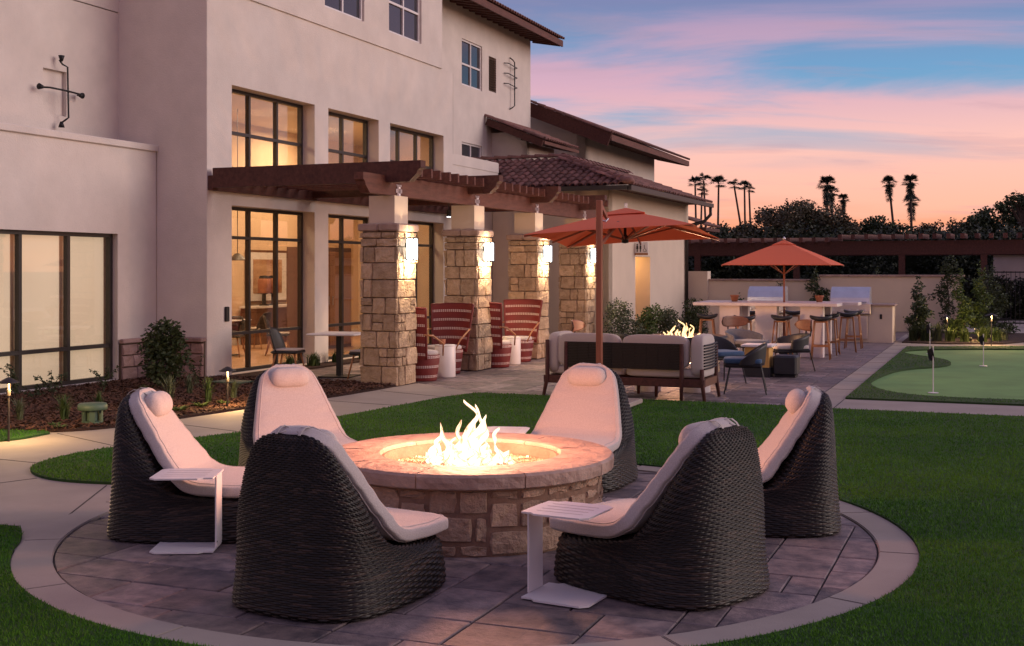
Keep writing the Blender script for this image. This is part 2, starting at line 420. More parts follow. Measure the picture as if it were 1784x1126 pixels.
# concrete walk, poured in one sweep with tooled joints
BED = [(-5.67, 13.42), (-5.07, 13.28), (-4.62, 13.55), (-4.24, 14.1), (-3.4, 15.62), (-2.64, 16.73), (-2.13, 17.75), (-1.71, 18.71)]
bed_s = smooth_poly(BED)
walk_poly = bed_s + [w2(17.12, -8.56), w2(17.16, -8.5), w2(16.05, -7.0)] + EDGE[::-1] + arc(142, 195, 14) + LB[::-1] + [(-14, 8.45), (-14, 9.2), (-7.6, 11.5)] + LAWN_C[2:3] + LAWN_C[:2] 
walk_poly = bed_s + [w2(17.12, -8.56), w2(17.16, -8.5), w2(16.05, -7.0)] + EDGE[::-1] + arc(142, 195, 14) + LB[::-1] + [(-14, 8.45), (-14, 13.6)]
walk = sheet('path', walk_poly, -.05, 0.0, M['concrete'])
def groove(a, b, w=.012, z=.0015, parent=None):
    d = Vector((b[0]-a[0], b[1]-a[1])); d.normalize(); n = Vector((-d[1], d[0]))*w/2
    return [(a[0]+n[0], a[1]+n[1]), (b[0]+n[0], b[1]+n[1]), (b[0]-n[0], b[1]-n[1]), (a[0]-n[0], a[1]-n[1])]
gm = MB()
for a, b in (((-4.38, 11.2), (-6.4, 12.2)), ((-3.95, 12.2), (-5.0, 13.25)), ((-2.92, 13.3), (-4.1, 14.2)), ((-2.05, 14.75), (-3.3, 15.55)), ((-1.45, 15.92), (-2.6, 16.6)), ((-.9, 16.98), (-1.95, 17.9)), ((-3.38, 10.05), (-3.18, 8.2)), ((-4.1, 10.4), (-5.4, 9.0)), ((-5.4, 9.0), (-3.45, 8.45))):
    gm.prism(groove(a, b), .0005, .0025)
gm.build('control_joint', M['bedding'], walk)

# ring kerb around the circle
ring = thing('kerb', None, None, (CC[0], CC[1], 0), 0, kind='structure')
NS = 14
for k in range(NS):
    a0 = 360*k/NS + 9; a1 = a0 + 360/NS; g = .12
    outer = [(RO*math.cos(R_(a)), RO*math.sin(R_(a))) for a in np.linspace(a0+g, a1-g, 9)]
    inner = [((RI+.005)*math.cos(R_(a)), (RI+.005)*math.sin(R_(a))) for a in np.linspace(a1-g, a0+g, 9)]
    mb = MB(); mb.prism(outer+inner, -.05, .004)
    o2 = [((RO-.007)*math.cos(R_(a)), (RO-.007)*math.sin(R_(a))) for a in np.linspace(a0+g+.1, a1-g-.1, 9)]
    i2 = [((RI+.012)*math.cos(R_(a)), (RI+.012)*math.sin(R_(a))) for a in np.linspace(a1-g-.1, a0+g+.1, 9)]
    mb.prism(o2+i2, .004, .010)
    mb.build('kerb_segment', M['concrete'], ring)
sheet('joint_sand', arc(0, 360, 72, RO+.02)[:-1], -.06, -.012, M['bedding'])

# pavers: module packing, cut to the outline
PM = .195
def pack(nu, nv, sizes, seed):
    rr = random.Random(seed); g = [[0]*nv for _ in range(nu)]; out = []
    for i in range(nu):
        for j in range(nv):
            if g[i][j]: continue
            ss = sizes[:]; rr.shuffle(ss); ss = sorted(ss, key=lambda s: -s[2]*rr.random())
            for a, b, w_ in ss + [(1, 1, 1)]:
                if i+a <= nu and j+b <= nv and all(not g[x][y] for x in range(i, i+a) for y in range(j, j+b)):
                    for x in range(i, i+a):
                        for y in range(j, j+b): g[x][y] = 1
                    out.append((i, j, a, b)); break
    return out
PSIZES = [(2, 3, 5), (3, 2, 3), (2, 2, 4), (1, 2, 1.6), (2, 1, 1.2), (1, 3, .8)]
def paver_geo(poly, th=.05, cham=.006):
    c = (sum(p[0] for p in poly)/len(poly), sum(p[1] for p in poly)/len(poly))
    q = [(p[0]-c[0], p[1]-c[1]) for p in poly]; n = len(q)
    top = []
    for p in q:
        r = math.hypot(*p); f = max(.3, 1-cham*1.3/max(r, .01)); top.append((p[0]*f, p[1]*f))
    V = [(p[0], p[1], -th) for p in q]+[(p[0], p[1], -cham) for p in q]+[(p[0], p[1], 0) for p in top]
    F = [(i, (i+1) % n, n+(i+1) % n, n+i) for i in range(n)]+[(n+i, n+(i+1) % n, 2*n+(i+1) % n, 2*n+i) for i in range(n)]+[tuple(range(2*n, 3*n))]
    return c, V, F
def lay(parent, pieces, limit, zt, cache={}):
    """pieces in (v,u) polygons, absolute building frame; parent sits at W(u0,v0)"""
    v0, u0, _ = BASE[parent.name]
    res = []
    for poly in pieces:
        poly = inset(poly, .0055)
        if len(poly) < 3 or abs(area(poly)) < .004: continue
        c, V, F = paver_geo(poly); p = W(c[1], c[0]); res.append((p.length, c, V, F))
    res.sort(key=lambda t: t[0]); rest = MB()
    for k, (d, c, V, F) in enumerate(res):
        z = zt + random.uniform(-.002, .002); tx, ty = random.uniform(-.004, .004), random.uniform(-.004, .004)
        if k < limit:
            key = tuple(round(q, 3) for v in V for q in v[:2])
            me = cache.get(key)
            if me is None: me = cache[key] = mesh_from('paver', V, F, M['paver'])
            part('paver', me, parent, loc=(c[0]-v0, c[1]-u0, z), rot=(tx, ty, 0))
        else:
            rest.add([(v[0]+c[0], v[1]+c[1], v[2]+z+.004*random.random()*0) for v in V], F)
    if rest.V: 
        rest.build('paver_field', M['paver_field'], parent, kind='stuff')
# far pavers: same colours, varied by a cell pattern in place of per-object variation
M['paver_field'] = pmat('paver_field', (.125, .100, .112), .66, .2, 2.6, .6, 38., col2=(.25, .190, .185), bdist=.008, spec=.45)

cu, cv = UV(*CC)
circ = bthing('pavement', None, None, cu, cv, kind='structure')
circle_poly = [(cv+(RI-.002)*math.cos(2*PI*k/96), cu+(RI-.002)*math.sin(2*PI*k/96)) for k in range(96)]
PITR = .90
pcs = []
N_ = 30
for (i, j, a, b) in pack(N_, N_, PSIZES, 5):
    u0 = cu - N_*PM/2 + i*PM + .06; v0 = cv - N_*PM/2 + j*PM - .04
    poly = [(v0, u0), (v0+b*PM, u0), (v0+b*PM, u0+a*PM), (v0, u0+a*PM)]
    if all(math.hypot(p[0]-cv, p[1]-cu) < PITR-.05 for p in poly): continue
    if any(math.hypot(p[0]-cv, p[1]-cu) > RI-.01 for p in poly):
        for k in range(96):
            an = 2*PI*(k+.5)/96; n = (math.cos(an), math.sin(an)); d = n[0]*cv+n[1]*cu+RI*math.cos(PI/96)
            poly = clip_half(poly, n, d)
            if len(poly) < 3: break
    if len(poly) >= 3 and area(poly) > .003: pcs.append(poly)
lay(circ, pcs, 300, .0)

# patio beyond the lawn
patio = bthing('patio', None, None, 16.1, -5, kind='structure')
nU, nV = int((36.4-16.08)/PM), int((11.5-2.36)/PM)+1
pcs = []
A_ = [(-8.5, 17.12), (-7.0, 16.08), (-2.37, 16.08), (-2.37, 36.5), (-8.5, 36.5)]
def clip_convex(poly, cl):
    if area(cl) < 0: cl = cl[::-1]
    for i in range(len(cl)):
        a = cl[i]; b = cl[(i+1) % len(cl)]; l = math.hypot(b[0]-a[0], b[1]-a[1]); n = ((b[1]-a[1])/l, -(b[0]-a[0])/l)
        poly = clip_half(poly, n, n[0]*a[0]+n[1]*a[1])
        if len(poly) < 3: return []
    return poly
for (i, j, a, b) in pack(nU, nV, PSIZES, 11):
    u0 = 16.08+i*PM; v0 = -11.5+j*PM
    poly = [(v0, u0), (v0+b*PM, u0), (v0+b*PM, u0+a*PM), (v0, u0+a*PM)]
    if u0 >= 17.1:
        if v0 < -8.2 and u0 > 28.2: continue
        if v0+b*PM > -2.37: poly = clip_convex(poly, [(-12, 17), (-2.37, 17), (-2.37, 40), (-12, 40)])
    else: poly = clip_convex(poly, A_)
    if len(poly) >= 3: pcs.append(poly)
lay(patio, pcs, 299, -.002)
sheet('joint_sand', [w2(17.1, -11.6), w2(16.05, -7.0), w2(16.05, -2.3), w2(36.6, -2.3), w2(36.6, -8.9), w2(28.4, -8.9), w2(28.4, -11.6)], -.06, -.014, M['bedding'])
sheet('kerb', [w2(16.01, -7.02), w2(16.01, -2.37), w2(16.07, -2.37), w2(16.07, -7.02)], -.05, .003, M['concrete'])
sheet('kerb', [w2(16.74, -11.5), w2(16.74, -9.26), w2(17.09, -9.26), w2(17.09, -11.5)], -.05, .012, M['concrete'])
right_path = sheet('path', [w2(15.9, -2.35), w2(15.9, 16), w2(17.2, 16), w2(17.2, -1.98), w2(30.9, -1.98), w2(30.9, -2.35)], -.05, .006, M['concrete'])
gm = MB()
for v in (-1.98, .35, 2.7, 5.05): gm.prism(groove(w2(15.9, v), w2(17.2, v)), .0065, .0085)
for u in np.arange(18.6, 30.8, 1.4): gm.prism(groove(w2(u, -2.35), w2(u, -1.98)), .0065, .0085)
gm.build('control_joint', M['bedding'], right_path)

# putting green inside its taller fringe
GREEN = smooth_poly([(16, 17.75), (.32, 17.85), (-.29, 17.80), (-1.15, 17.95), (-1.62, 18.55), (-1.90, 19.6), (-1.84, 20.94), (-1.62, 22.63), (-.95, 23.5), (-.80, 24.35), (-1.0, 25.5), (-1.72, 26.6), (-1.95, 27.3), (-1.85, 27.95), (-1.25, 28.6), (-.48, 29.0), (.53, 29.3), (2.5, 30.0), (16, 33.0)])
GREEN_W = [w2(p[1], p[0]) for p in GREEN]
FRINGE = [w2(17.22, -1.97), w2(17.22, 16)] + GREEN_W + [w2(33.6, 16), w2(31.1, 2.5), w2(30.4, .55), w2(29.35, -1.7), w2(29.25, -1.97)]
sheet('putting_green', GREEN_W, -.05, -.004, M['putting'])
fr = sheet('lawn', FRINGE, -.05, .03, M['turf_far'])
sheet('path', [w2(29.25, -1.97), w2(29.35, -1.7), w2(30.4, .55), w2(31.1, 2.5), w2(33.6, 16), w2(46, 16), w2(46, .3), w2(36.7, -2.4), w2(30.9, -2.4), w2(30.9, -1.97)], -.05, 0.0, M['concrete'])
BEDR = [w2(30.95, -2.2), w2(30.8, -1.2), w2(31.3, .1), w2(33.5, 1.1), w2(36.5, .9), w2(36.5, -2.2)]
sheet('planting_bed', BEDR, -.05, .03, M['mulch_base'])
sheet('planting_bed', [w2(28.45, -8.85), w2(28.45, -8.22), w2(36.4, -8.22), w2(36.4, -8.85)], -.05, .02, M['mulch_base'])
BEDL = bed_s + [w2(17.1, -8.7), w2(16.73, -9.2), w2(16.73, -12.0), w2(16.4, -12.0), w2(16.4, -13.0), w2(4, -13.0), w2(4, -11.2)]
sheet('planting_bed', BEDL, -.05, .03, M['mulch_base'])
sheet('planting_bed', [w2(16.73, -12.0), w2(17.1, -11.52), w2(27, -11.52), w2(27, -12.0)], -.05, .025, M['mulch_base'])

# --- blades of turf, denser near the camera
def blades(name, poly, area_box, dens, zref, mat, h=.019, seed=1, zb=.018, zmax=17.6):
    rs = np.random.RandomState(seed); x0, x1, y0, y1 = area_box
    n = int((x1-x0)*(y1-y0)*dens)
    x = rs.uniform(x0, x1, n); y = rs.uniform(y0, y1, n)
    k = (rs.rand(n) < np.minimum(1, (zref/y)**2.1)) & (np.abs(x) < .47*y+.3) & (y < zmax)
    x, y = x[k], y[k]; k = inpoly(x, y, poly); x, y = x[k], y[k]; n = len(x)
    sc = np.maximum(1, y/zref)**.85
    hh = h*rs.uniform(.6, 1.25, n)*np.minimum(sc, 1.5)**.3; w = .0030*sc*rs.uniform(.7, 1.3, n); a = rs.uniform(0, 2*PI, n)
    lx = rs.normal(0, .35, n)*hh; ly = rs.normal(0, .35, n)*hh
    z = np.full(n, zb)
    P = np.empty((n, 3, 3)); P[:, 0] = np.stack([x-w*np.cos(a), y-w*np.sin(a), z], 1); P[:, 1] = np.stack([x+w*np.cos(a), y+w*np.sin(a), z], 1)
    P[:, 2] = np.stack([x+lx, y+ly, z+hh], 1)
    return part(name, polys_mesh(name, P.reshape(-1, 3), 3, mat))
M['blade'] = pmat('turf_blade', (.028, .135, .004), .75, .3, .7, col2=(.105, .25, .014), spec=.25)
b1 = blades('grass', LAWN_A, (-5, 9, 4.6, 18.2), 10500, 6.4, M['blade'], seed=3, zmax=18)
tag(b1, 'dense green artificial turf around and behind the circular terrace', 'grass', kind='stuff')
b2 = blades('grass', LAWN_B, (-4, 0, 4.6, 8.5), 12000, 6.4, M['blade'], seed=4)
tag(b2, 'green turf in the lower left corner outside the pale ring kerb', 'grass', kind='stuff')
b3 = blades('grass', FRINGE, (3, 15, 16, 32), 2600, 9.5, M['blade'], seed=5, zb=.026, zmax=32)
tag(b3, 'taller green turf fringe bordering the putting green', 'grass', kind='stuff')
b4 = blades('grass', LAWN_C, (-7, -4.5, 11.5, 13.6), 7000, 6.4, M['blade'], seed=6)
tag(b4, 'small lit patch of grass at the left edge by the path light', 'grass', kind='stuff')

# bark chips
def chips(name, poly, box, n, seed, z=.03):
    rs = np.random.RandomState(seed); x = rs.uniform(box[0], box[1], n); y = rs.uniform(box[2], box[3], n)
    k = inpoly(x, y, poly); x, y = x[k], y[k]; n = len(x)
    a = rs.uniform(0, 2*PI, n); L = rs.uniform(.012, .04, n); w = rs.uniform(.005, .012, n); t = rs.normal(0, .3, n); t2 = rs.normal(0, .4, n)
    z = z + rs.uniform(.003, .025, n)
    d = np.stack([np.cos(a), np.sin(a), t], 1)*L[:, None]; e = np.stack([-np.sin(a), np.cos(a), t2], 1)*w[:, None]; c = np.stack([x, y, z], 1)
    P = np.stack([c-d-e, c+d-e, c+d+e, c-d+e], 1)
    return part(name, polys_mesh(name, P.reshape(-1, 3), 4, M['mulch']))
ch = chips('bark_mulch', BEDL, (-8, -1.5, 12.5, 20.5), 60000, 8)
tag(ch, 'reddish brown bark chips covering the bed along the building', 'mulch', kind='stuff')

# ================================================================== BUILDINGS
def wall(mb, ax, c, a0, a1, z0, z1, holes=(), th=.3):
    A = sorted({a0, a1, *[h[0] for h in holes], *[h[1] for h in holes]}); Z = sorted({z0, z1, *[h[2] for h in holes], *[h[3] for h in holes]})
    def P(d, a, z): return (c-d, a, z) if ax == 'v' else (a, c+d, z)
    def inh(a, z): return any(h[0] < a < h[1] and h[2] < z < h[3] for h in holes)
    for i in range(len(A)-1):
        for j in range(len(Z)-1):
            if inh((A[i]+A[i+1])/2, (Z[j]+Z[j+1])/2): continue
            for d in (0, th):
                mb.add([P(d, A[i], Z[j]), P(d, A[i+1], Z[j]), P(d, A[i+1], Z[j+1]), P(d, A[i], Z[j+1])], [(0, 1, 2, 3)])
    for h in list(holes)+[(a0, a1, z0, z1)]:
        for p, q in (((h[0], h[2]), (h[1], h[2])), ((h[1], h[2]), (h[1], h[3])), ((h[1], h[3]), (h[0], h[3])), ((h[0], h[3]), (h[0], h[2]))):
            mb.add([P(0, *p), P(0, *q), P(th, *q), P(th, *p)], [(0, 1, 2, 3)])
    return mb
def window(parent, c, a0, a1, z0, z1, cols, rows, depth=.26, bar=.055, glass=None, ax='v', frame=None, skip_bottom=False):
    """framed window in a hole; cols/rows are fractions of the bars; each pane is a sub-part"""
    glass = glass or M['glass']; frame = frame or M['metal']
    xs = [a0]+[a0+(a1-a0)*f for f in cols]+[a1]; zs = [z0]+[z0+(z1-z0)*f for f in rows]+[z1]
    d0 = depth; mb = MB()
    def bx(m, a, b, z, zz, p, q):
        if ax == 'v': m.box(c-q, c-p, a, b, z, zz)
        else: m.box(a, b, c+p, c+q, z, zz)
    bx(mb, a0, a0+bar, z0, z1, d0, d0+.09); bx(mb, a1-bar, a1, z0, z1, d0, d0+.09)
    bx(mb, a0+bar, a1-bar, z1-bar, z1, d0+.002, d0+.088); bx(mb, a0+bar, a1-bar, z0, z0+bar, d0+.002, d0+.088)
    for x in xs[1:-1]: bx(mb, x-bar/2, x+bar/2, z0+bar, z1-bar, d0+.004, d0+.086)
    for z in zs[1:-1]:
        for i in range(len(xs)-1):
            bx(mb, xs[i]+(bar if i == 0 else bar/2), xs[i+1]-(bar if i == len(xs)-2 else bar/2), z-bar/2, z+bar/2, d0+.006, d0+.084)
    w = mb.build('window', frame, parent)
    for i in range(len(xs)-1):
        for j in range(len(zs)-1):
            g = MB(); bx(g, xs[i]+.02, xs[i+1]-.02, zs[j]+.02, zs[j+1]-.02, d0+.04, d0+.046)
            g.build('pane', glass, w)
    return w
H = bthing('hotel_building', 'three storey pale stucco building with tiled roofs and tall lit windows behind the pergola', 'building', 16.4, -12)
LOW = [(17.09, 19.75, 0.02, 2.885), (20.25, 22.29, 0.02, 2.885), (22.80, 25.46, 0.02, 2.885)]
UPP = [(17.09, 19.75, 3.52, 4.92), (20.25, 22.29, 3.52, 4.92), (22.80, 25.46, 3.52, 4.92)]
mb = MB()
wall(mb, 'v', -12, 16.42, 25.98, 0, 6.46, LOW+UPP, .36)
TOPW = [(20.06, 21.61, 6.84, 8.35), (22.68, 24.23, 6.84, 8.35)]
wall(mb, 'v', -11.965, 16.42, 25.30, 6.46, 9.6, TOPW, .36)
# end faces of the front block and the lower parapet wall that runs on behind the pergola
wall(mb, 'u', 25.99, -13.6, -12.0, 4.55, 6.46, (), .01)
wall(mb, 'u', 25.31, -13.6, -11.97, 6.46, 9.6, (), .01)
wall(mb, 'v', -12.015, 25.98, 28.8, 0, 4.56, (), .3)
# recessed upper wall with its windows
REC = [(30.02, 31.42, 6.86, 8.13), (30.02, 31.42, 4.72, 5.30), (31.9, 32.45, 6.95, 7.95)]
wall(mb, 'v', -13.6, 25.3, 34.93, 0, 9.0, REC, .3)
wall(mb, 'u', 34.93, -18, -13.6, 0, 9.0, (), .3)
# projecting side wall (faces the lawn) and the lower left wing
wall(mb, 'u', 16.4, -13.0, -12.0, 0, 3.86, (), .018)
wall(mb, 'u', 16.4, -14.0, -12.0, 3.86, 6.46, (), .018)
wall(mb, 'u', 16.4, -14.0, -11.967, 6.46, 9.6, (), .018)
NICHE = (14.67, 15.18, 4.24, 4.95)
wall(mb, 'v', -13.8, 4, 16.4, 3.7, 6.13, [NICHE], .07)
wall(mb, 'v', -13.875, 4, 16.4, 3.7, 6.2, (), .2)
wall(mb, 'v', -13.785, 4, 16.405, 6.145, 9.6, (), .28)
LW = [(8.6, 15.45, 0.05, 2.37)]
wall(mb, 'v', -13.01, 4, 16.4, 0, 3.78, LW, .3)
mb.box(-13.6, -12.0, 25.98, 28.8, 4.3, 4.54)
mb.build('wall', M['stucco'], H)
MB().box(-13.8, -13.05, 4, 16.4, 3.6, 3.74).build('roof', M['concrete'], H)
MB().box(-13.31, -12.965, 4, 16.46, 3.76, 3.865, b=.01).build('coping', M['stucco'], H)

# windows
for (a, b, z0, z1), n in zip(LOW, (3, 2, 3)):
    cols = [.345, .675] if n == 3 else [.5]
    window(H, -12, a, b, z0, z1, cols, [.235, .815])
for (a, b, z0, z1), n in zip(UPP, (3, 2, 3)):
    window(H, -12, a, b, z0, z1, [.345, .675] if n == 3 else [.5], [.46])
for a, b, z0, z1 in TOPW: window(H, -11.965, a, b, z0, z1, [.5], [.44], depth=.05, glass=M['dglass'], bar=.05, frame=M['white'])
window(H, -13.6, *REC[0], [.5], [.47], depth=.04, glass=M['dglass'], bar=.05, frame=M['white'])
window(H, -13.6, *REC[1], [.5], [], depth=.04, glass=M['dglass'], bar=.05, frame=M['white'])
lv = MB()
for k in range(14): lv.beam((-13.62, 31.9, 6.98+k*.069), (-13.62, 32.45, 6.98+k*.069), .05, .012, up=(.5, 0, 1))
lv.box(-13.7, -13.66, 31.9, 32.45, 6.95, 7.95)
lv.build('louvre_vent', M['mortar'], H)
# left wing window: four tall panes with lit roller shades behind
lw = window(H, -13.01, 8.6, 15.45, .05, 2.37, [.143*k for k in range(1, 7)], [.235], depth=.10, bar=.06)
for k in range(7):
    a = 8.6+6.85*.143*k
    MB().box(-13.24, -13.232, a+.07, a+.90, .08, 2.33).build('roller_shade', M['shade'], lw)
MB().box(-13.28, -13.25, 8.6, 15.45, .05, 2.37).build('blind_backing', M['wallpaint'], H)

# stone base at the inner corner
def stone_mesh(w, h, d, rough=.012, seed=None, rim=.011, nx=3, nz=3, jit=.003):
    r = random.Random(seed) if seed is not None else random
    V = [(-w/2, 0, 0), (w/2, 0, 0), (w/2, 0, h), (-w/2, 0, h)]                        # back
    j = lambda s: r.uniform(-s, s)
    gx = [-w/2+rim + (w-2*rim)*i/(nx-1) for i in range(nx)]; gz = [rim + (h-2*rim)*k/(nz-1) for k in range(nz)]
    f0 = len(V)
    # rim ring on the outline, at depth d-rim
    ring = [(i, 0) for i in range(nx)]+[(nx-1, k) for k in range(1, nz)]+[(i, nz-1) for i in range(nx-2, -1, -1)]+[(0, k) for k in range(nz-2, 0, -1)]
    ox = [-w/2+w*i/(nx-1) for i in range(nx)]; oz = [h*k/(nz-1) for k in range(nz)]
    for (i, k) in ring: V.append((ox[i]+j(jit)-(jit*1.4*(1 if i == nx-1 else -1) if i in (0, nx-1) and k in (0, nz-1) else 0), -(d-rim*1.3)+j(.002), oz[k]+j(jit)-(jit*1.4*(1 if k == nz-1 else -1) if i in (0, nx-1) and k in (0, nz-1) else 0)))
    f1 = len(V)
    for k in range(nz):
        for i in range(nx):
            bulge = .35*rough if (0 < i < nx-1 and 0 < k < nz-1) else 0
            V.append((gx[i]+j(.006), -(d+bulge+j(rough)), gz[k]+j(.006)))
    F = [(0, 3, 2, 1)]; n = len(ring)
    inner = [f1+k*nx+i for (i, k) in ring]
    for a in range(n): F.append((f0+a, f0+(a+1) % n, inner[(a+1) % n], inner[a]))
    for k in range(nz-1):
        for i in range(nx-1): q = f1+k*nx+i; F.append((q, q+1, q+nx+1, q+nx))
    cid = {(0, 0): 0, (nx-1, 0): 1, (nx-1, nz-1): 2, (0, nz-1): 3}; cur = 0
    for a in range(n):
        p = ring[a]; q = ring[(a+1) % n]
        if q in cid and q != (0, 0): F.append((f0+a, cur, cid[q], f0+(a+1) % n)) ; cur = cid[q]
        elif q == (0, 0): F.append((f0+a, cur, 0, f0)); cur = 0
        else: F.append((f0+a, cur, f0+(a+1) % n))
    return V, F
def put_stone(parent, cx, cy, z, yaw, w, h, d, mat, name='stone', **kw):
    V, F = stone_mesh(w, h, d, **kw)
    return part(name, mesh_from(name, V, F, mat), parent, loc=(cx, cy, z), rot=(0, 0, yaw))
def course(L, lo, hi, rr):
    out = []; x = 0
    while x < L-1e-6:
        w = rr.uniform(lo, hi)
        if L-x-w < lo*.75: w = L-x
        out.append((x, w)); x += w
    return out
ws = MB().box(-13.0, -12.03, 16.345, 16.398, .0, .62).box(-13.005, -12.965, 15.47, 16.34, .0, .62).build('wainscot', M['mortar'], H)
rr = random.Random(3)
z = .02
for hh in (.22, .19, .18):
    for x, w in course(.97, .2, .45, rr): put_stone(ws, -13.0+x+w/2+.01, 16.35, z, 0, w-.012, hh-.012, .04, M['stone_pink'])
    for x, w in course(.82, .2, .45, rr): put_stone(ws, -12.97, 15.48+x+w/2, z, PI/2, w-.012, hh-.012, .04, M['stone_pink'])
    z += hh
MB().box(-13.0, -12.0, 16.25, 16.399, .62, .69, b=.012).build('cap_stone', M['stone_pink'], ws)
MB().box(-13.0, -12.90, 15.46, 16.25, .62, .69, b=.012).build('cap_stone', M['stone_pink'], ws)

# ---- tiled roofs
TL, TR_ = .42, .085
def tile_geo(L=TL, r=.085, n=6, lift=.018):
    V = []; F = []
    for (y, rr_, up) in ((0, r, lift), (L, r*.82, 0.0)):
        for k in range(n+1):
            a = PI*k/n; V.append((rr_*math.cos(a), y, rr_*math.sin(a)*.85+up))
    m = n+1
    for k in range(n): F.append((k, k+1, m+k+1, m+k))
    b = len(V)
    for k in range(m):   # lip thickness at the lower end
        a = PI*k/n; V.append(((r-.022)*math.cos(a), 0, (r-.022)*math.sin(a)*.85+lift))
    for k in range(n): F.append((k, b+k, b+k+1, k+1))
    c0 = len(V)
    for k in range(m): a = PI*k/n; V.append(((r-.022)*math.cos(a), .09, (r-.022)*math.sin(a)*.85+lift-.012))
    for k in range(n): F.append((b+k, c0+k, c0+k+1, b+k+1))
    return V, F
tV, tF = tile_geo(); TILE = mesh_from('roof_tile', tV, tF, M['tile'], True)
def frame_mat(o, x, y, z):
    return Matrix(((x[0], y[0], z[0], o[0]), (x[1], y[1], z[1], o[1]), (x[2], y[2], z[2], o[2]), (0, 0, 0, 1)))
def tile_at(parent, o, x, y, jit=True):
    x = Vector(x).normalized(); y = Vector(y).normalized(); z = x.cross(y)
    ob = bpy.data.objects.new('roof_tile', TILE); link(ob); ob.parent = parent
    m = frame_mat(o, x, y, z)
    if jit: m = m @ Matrix.Rotation(random.gauss(0, .018), 4, 'Z') @ Matrix.Translation((random.gauss(0, .004), random.gauss(0, .006), random.gauss(0, .003)))
    ob.matrix_local = m; return ob
def tile_strip(mbx, o, x, y, n_across, n_up, sx=.185, sy=.33):
    x = Vector(x).normalized(); y = Vector(y).normalized(); z = x.cross(y)
    for i in range(n_across):
        for j in range(n_up):
            Mx = frame_mat(Vector(o)+x*(i*sx+sx/2)+y*(j*sy), x, y, z)
            mbx.add([tuple(Mx @ Vector(v)) for v in tV], tF)
def eave_roof(u0, u1, vw, ve, zs, pitch, vtop, fh=.2, rows=2, sp=.42, tails=True):
    """shed roof along u whose eave overhangs at v=ve; deck rises inwards to vtop"""
    tp = math.tan(R_(pitch)); zt = zs+fh+(ve-vtop)*tp
    mb = MB()
    mb.add([(ve, u0, zs+fh), (ve, u1, zs+fh), (vtop, u1, zt), (vtop, u0, zt), (ve, u0, zs+fh-.05), (ve, u1, zs+fh-.05), (vtop, u1, zt-.16), (vtop, u0, zt-.16)],
           [(0, 1, 2, 3), (4, 7, 6, 5), (0, 3, 7, 4), (1, 5, 6, 2), (0, 4, 5, 1), (3, 2, 6, 7)])
    r = mb.build('roof', M['wood'], H)
    MB().box(ve-.02, ve+.03, u0-.02, u1+.02, zs, zs+fh-.01).build('fascia', M['wood_lit'], r)
    if tails:
        n = int((u1-u0)/sp)
        for k in range(n+1):
            uu = u0+.06+k*sp
            MB().beam((vw-.05, uu, zs+.05+(ve-vw)*tp*.6), (ve-.03, uu, zs+.06), .09, .13).build('rafter_tail', M['wood'], r)
    tb = MB(); y = Vector((-math.cos(R_(pitch)), 0, math.sin(R_(pitch))))
    tile_strip(tb, (ve+.08, u0, zs+fh+.0), (0, 1, 0), y, int((u1-u0)/.185), rows)
    tb.build('roof_tile', M['tile'], r, kind='stuff', smooth=True)
    return r, zt
r1, _ = eave_roof(24.6, 35.7, -13.6, -12.72, 8.80, 19, -17, rows=3)
r2, zt2 = eave_roof(35.9, 46.0, -12.38, -11.18, 5.82, 22, -14.5, rows=8)
r3, zt3 = eave_roof(31.75, 34.7, -12.5, -11.85, 5.33, 22, -13.58, fh=.1, rows=6, sp=.5)
# rake edges: barge board and a run of barrel tiles up the slope
def rake(r, u, ve, vt, z0, pitch, board=.3):
    tp = math.tan(R_(pitch)); y = Vector((-math.cos(R_(pitch)), 0, math.sin(R_(pitch))))
    MB().beam((ve, u-.06, z0-board*.45), (vt, u-.06, z0-board*.45+(ve-vt)*tp), .08, board).build('barge_board', M['wood'], r)
    n = int((ve-vt)/math.cos(R_(pitch))/.34)+1
    for j in range(n): tile_at(r, Vector((ve+.05, u-.06, z0+.02))+y*(j*.34), (0, 1, 0), y)
rake(r2, 35.85, -11.18, -14.2, 6.02, 22, .42)
rake(r3, 31.7, -11.85, -13.55, 5.43, 22, .2)
mb = MB(); wall(mb, 'v', -12.38, 37.0, 46.4-1.0, 0, 6.2, [(38.3, 39.5, 4.72, 5.35)], .3)
wall(mb, 'u', 37.0, -14.5, -12.38, 0, 6.2, (), .3); mb.add([(-12.38, 37.0, 6.2), (-12.38, 37.0, 6.38), (-14.5, 37.0, 7.25), (-14.5, 37.0, 6.2)], [(0, 1, 2, 3)]); wall(mb, 'u', 45.4, -14.5, -12.38, 0, 6.2, (), .01)
wall(mb, 'u', 32.1, -13.6, -12.5, 3.5, 5.75, (), .2); wall(mb, 'v', -12.5, 32.1, 34.4, 3.5, 5.45, (), .2)
mb.build('wall', M['stucco'], H)
window(H, -12.38, 38.3, 39.5, 4.72, 5.35, [.5], [], depth=.06, glass=M['dglass'], bar=.05)
wl = MB(); wl.tube([(-11.99, 16.95, 1.0), (-11.99, 16.95, 1.16)], .035, 10); wl.box(-12.0, -11.96, 16.88, 16.98, .93, 1.18, b=.01)
wl.build('outlet_box', M['iron'], H)

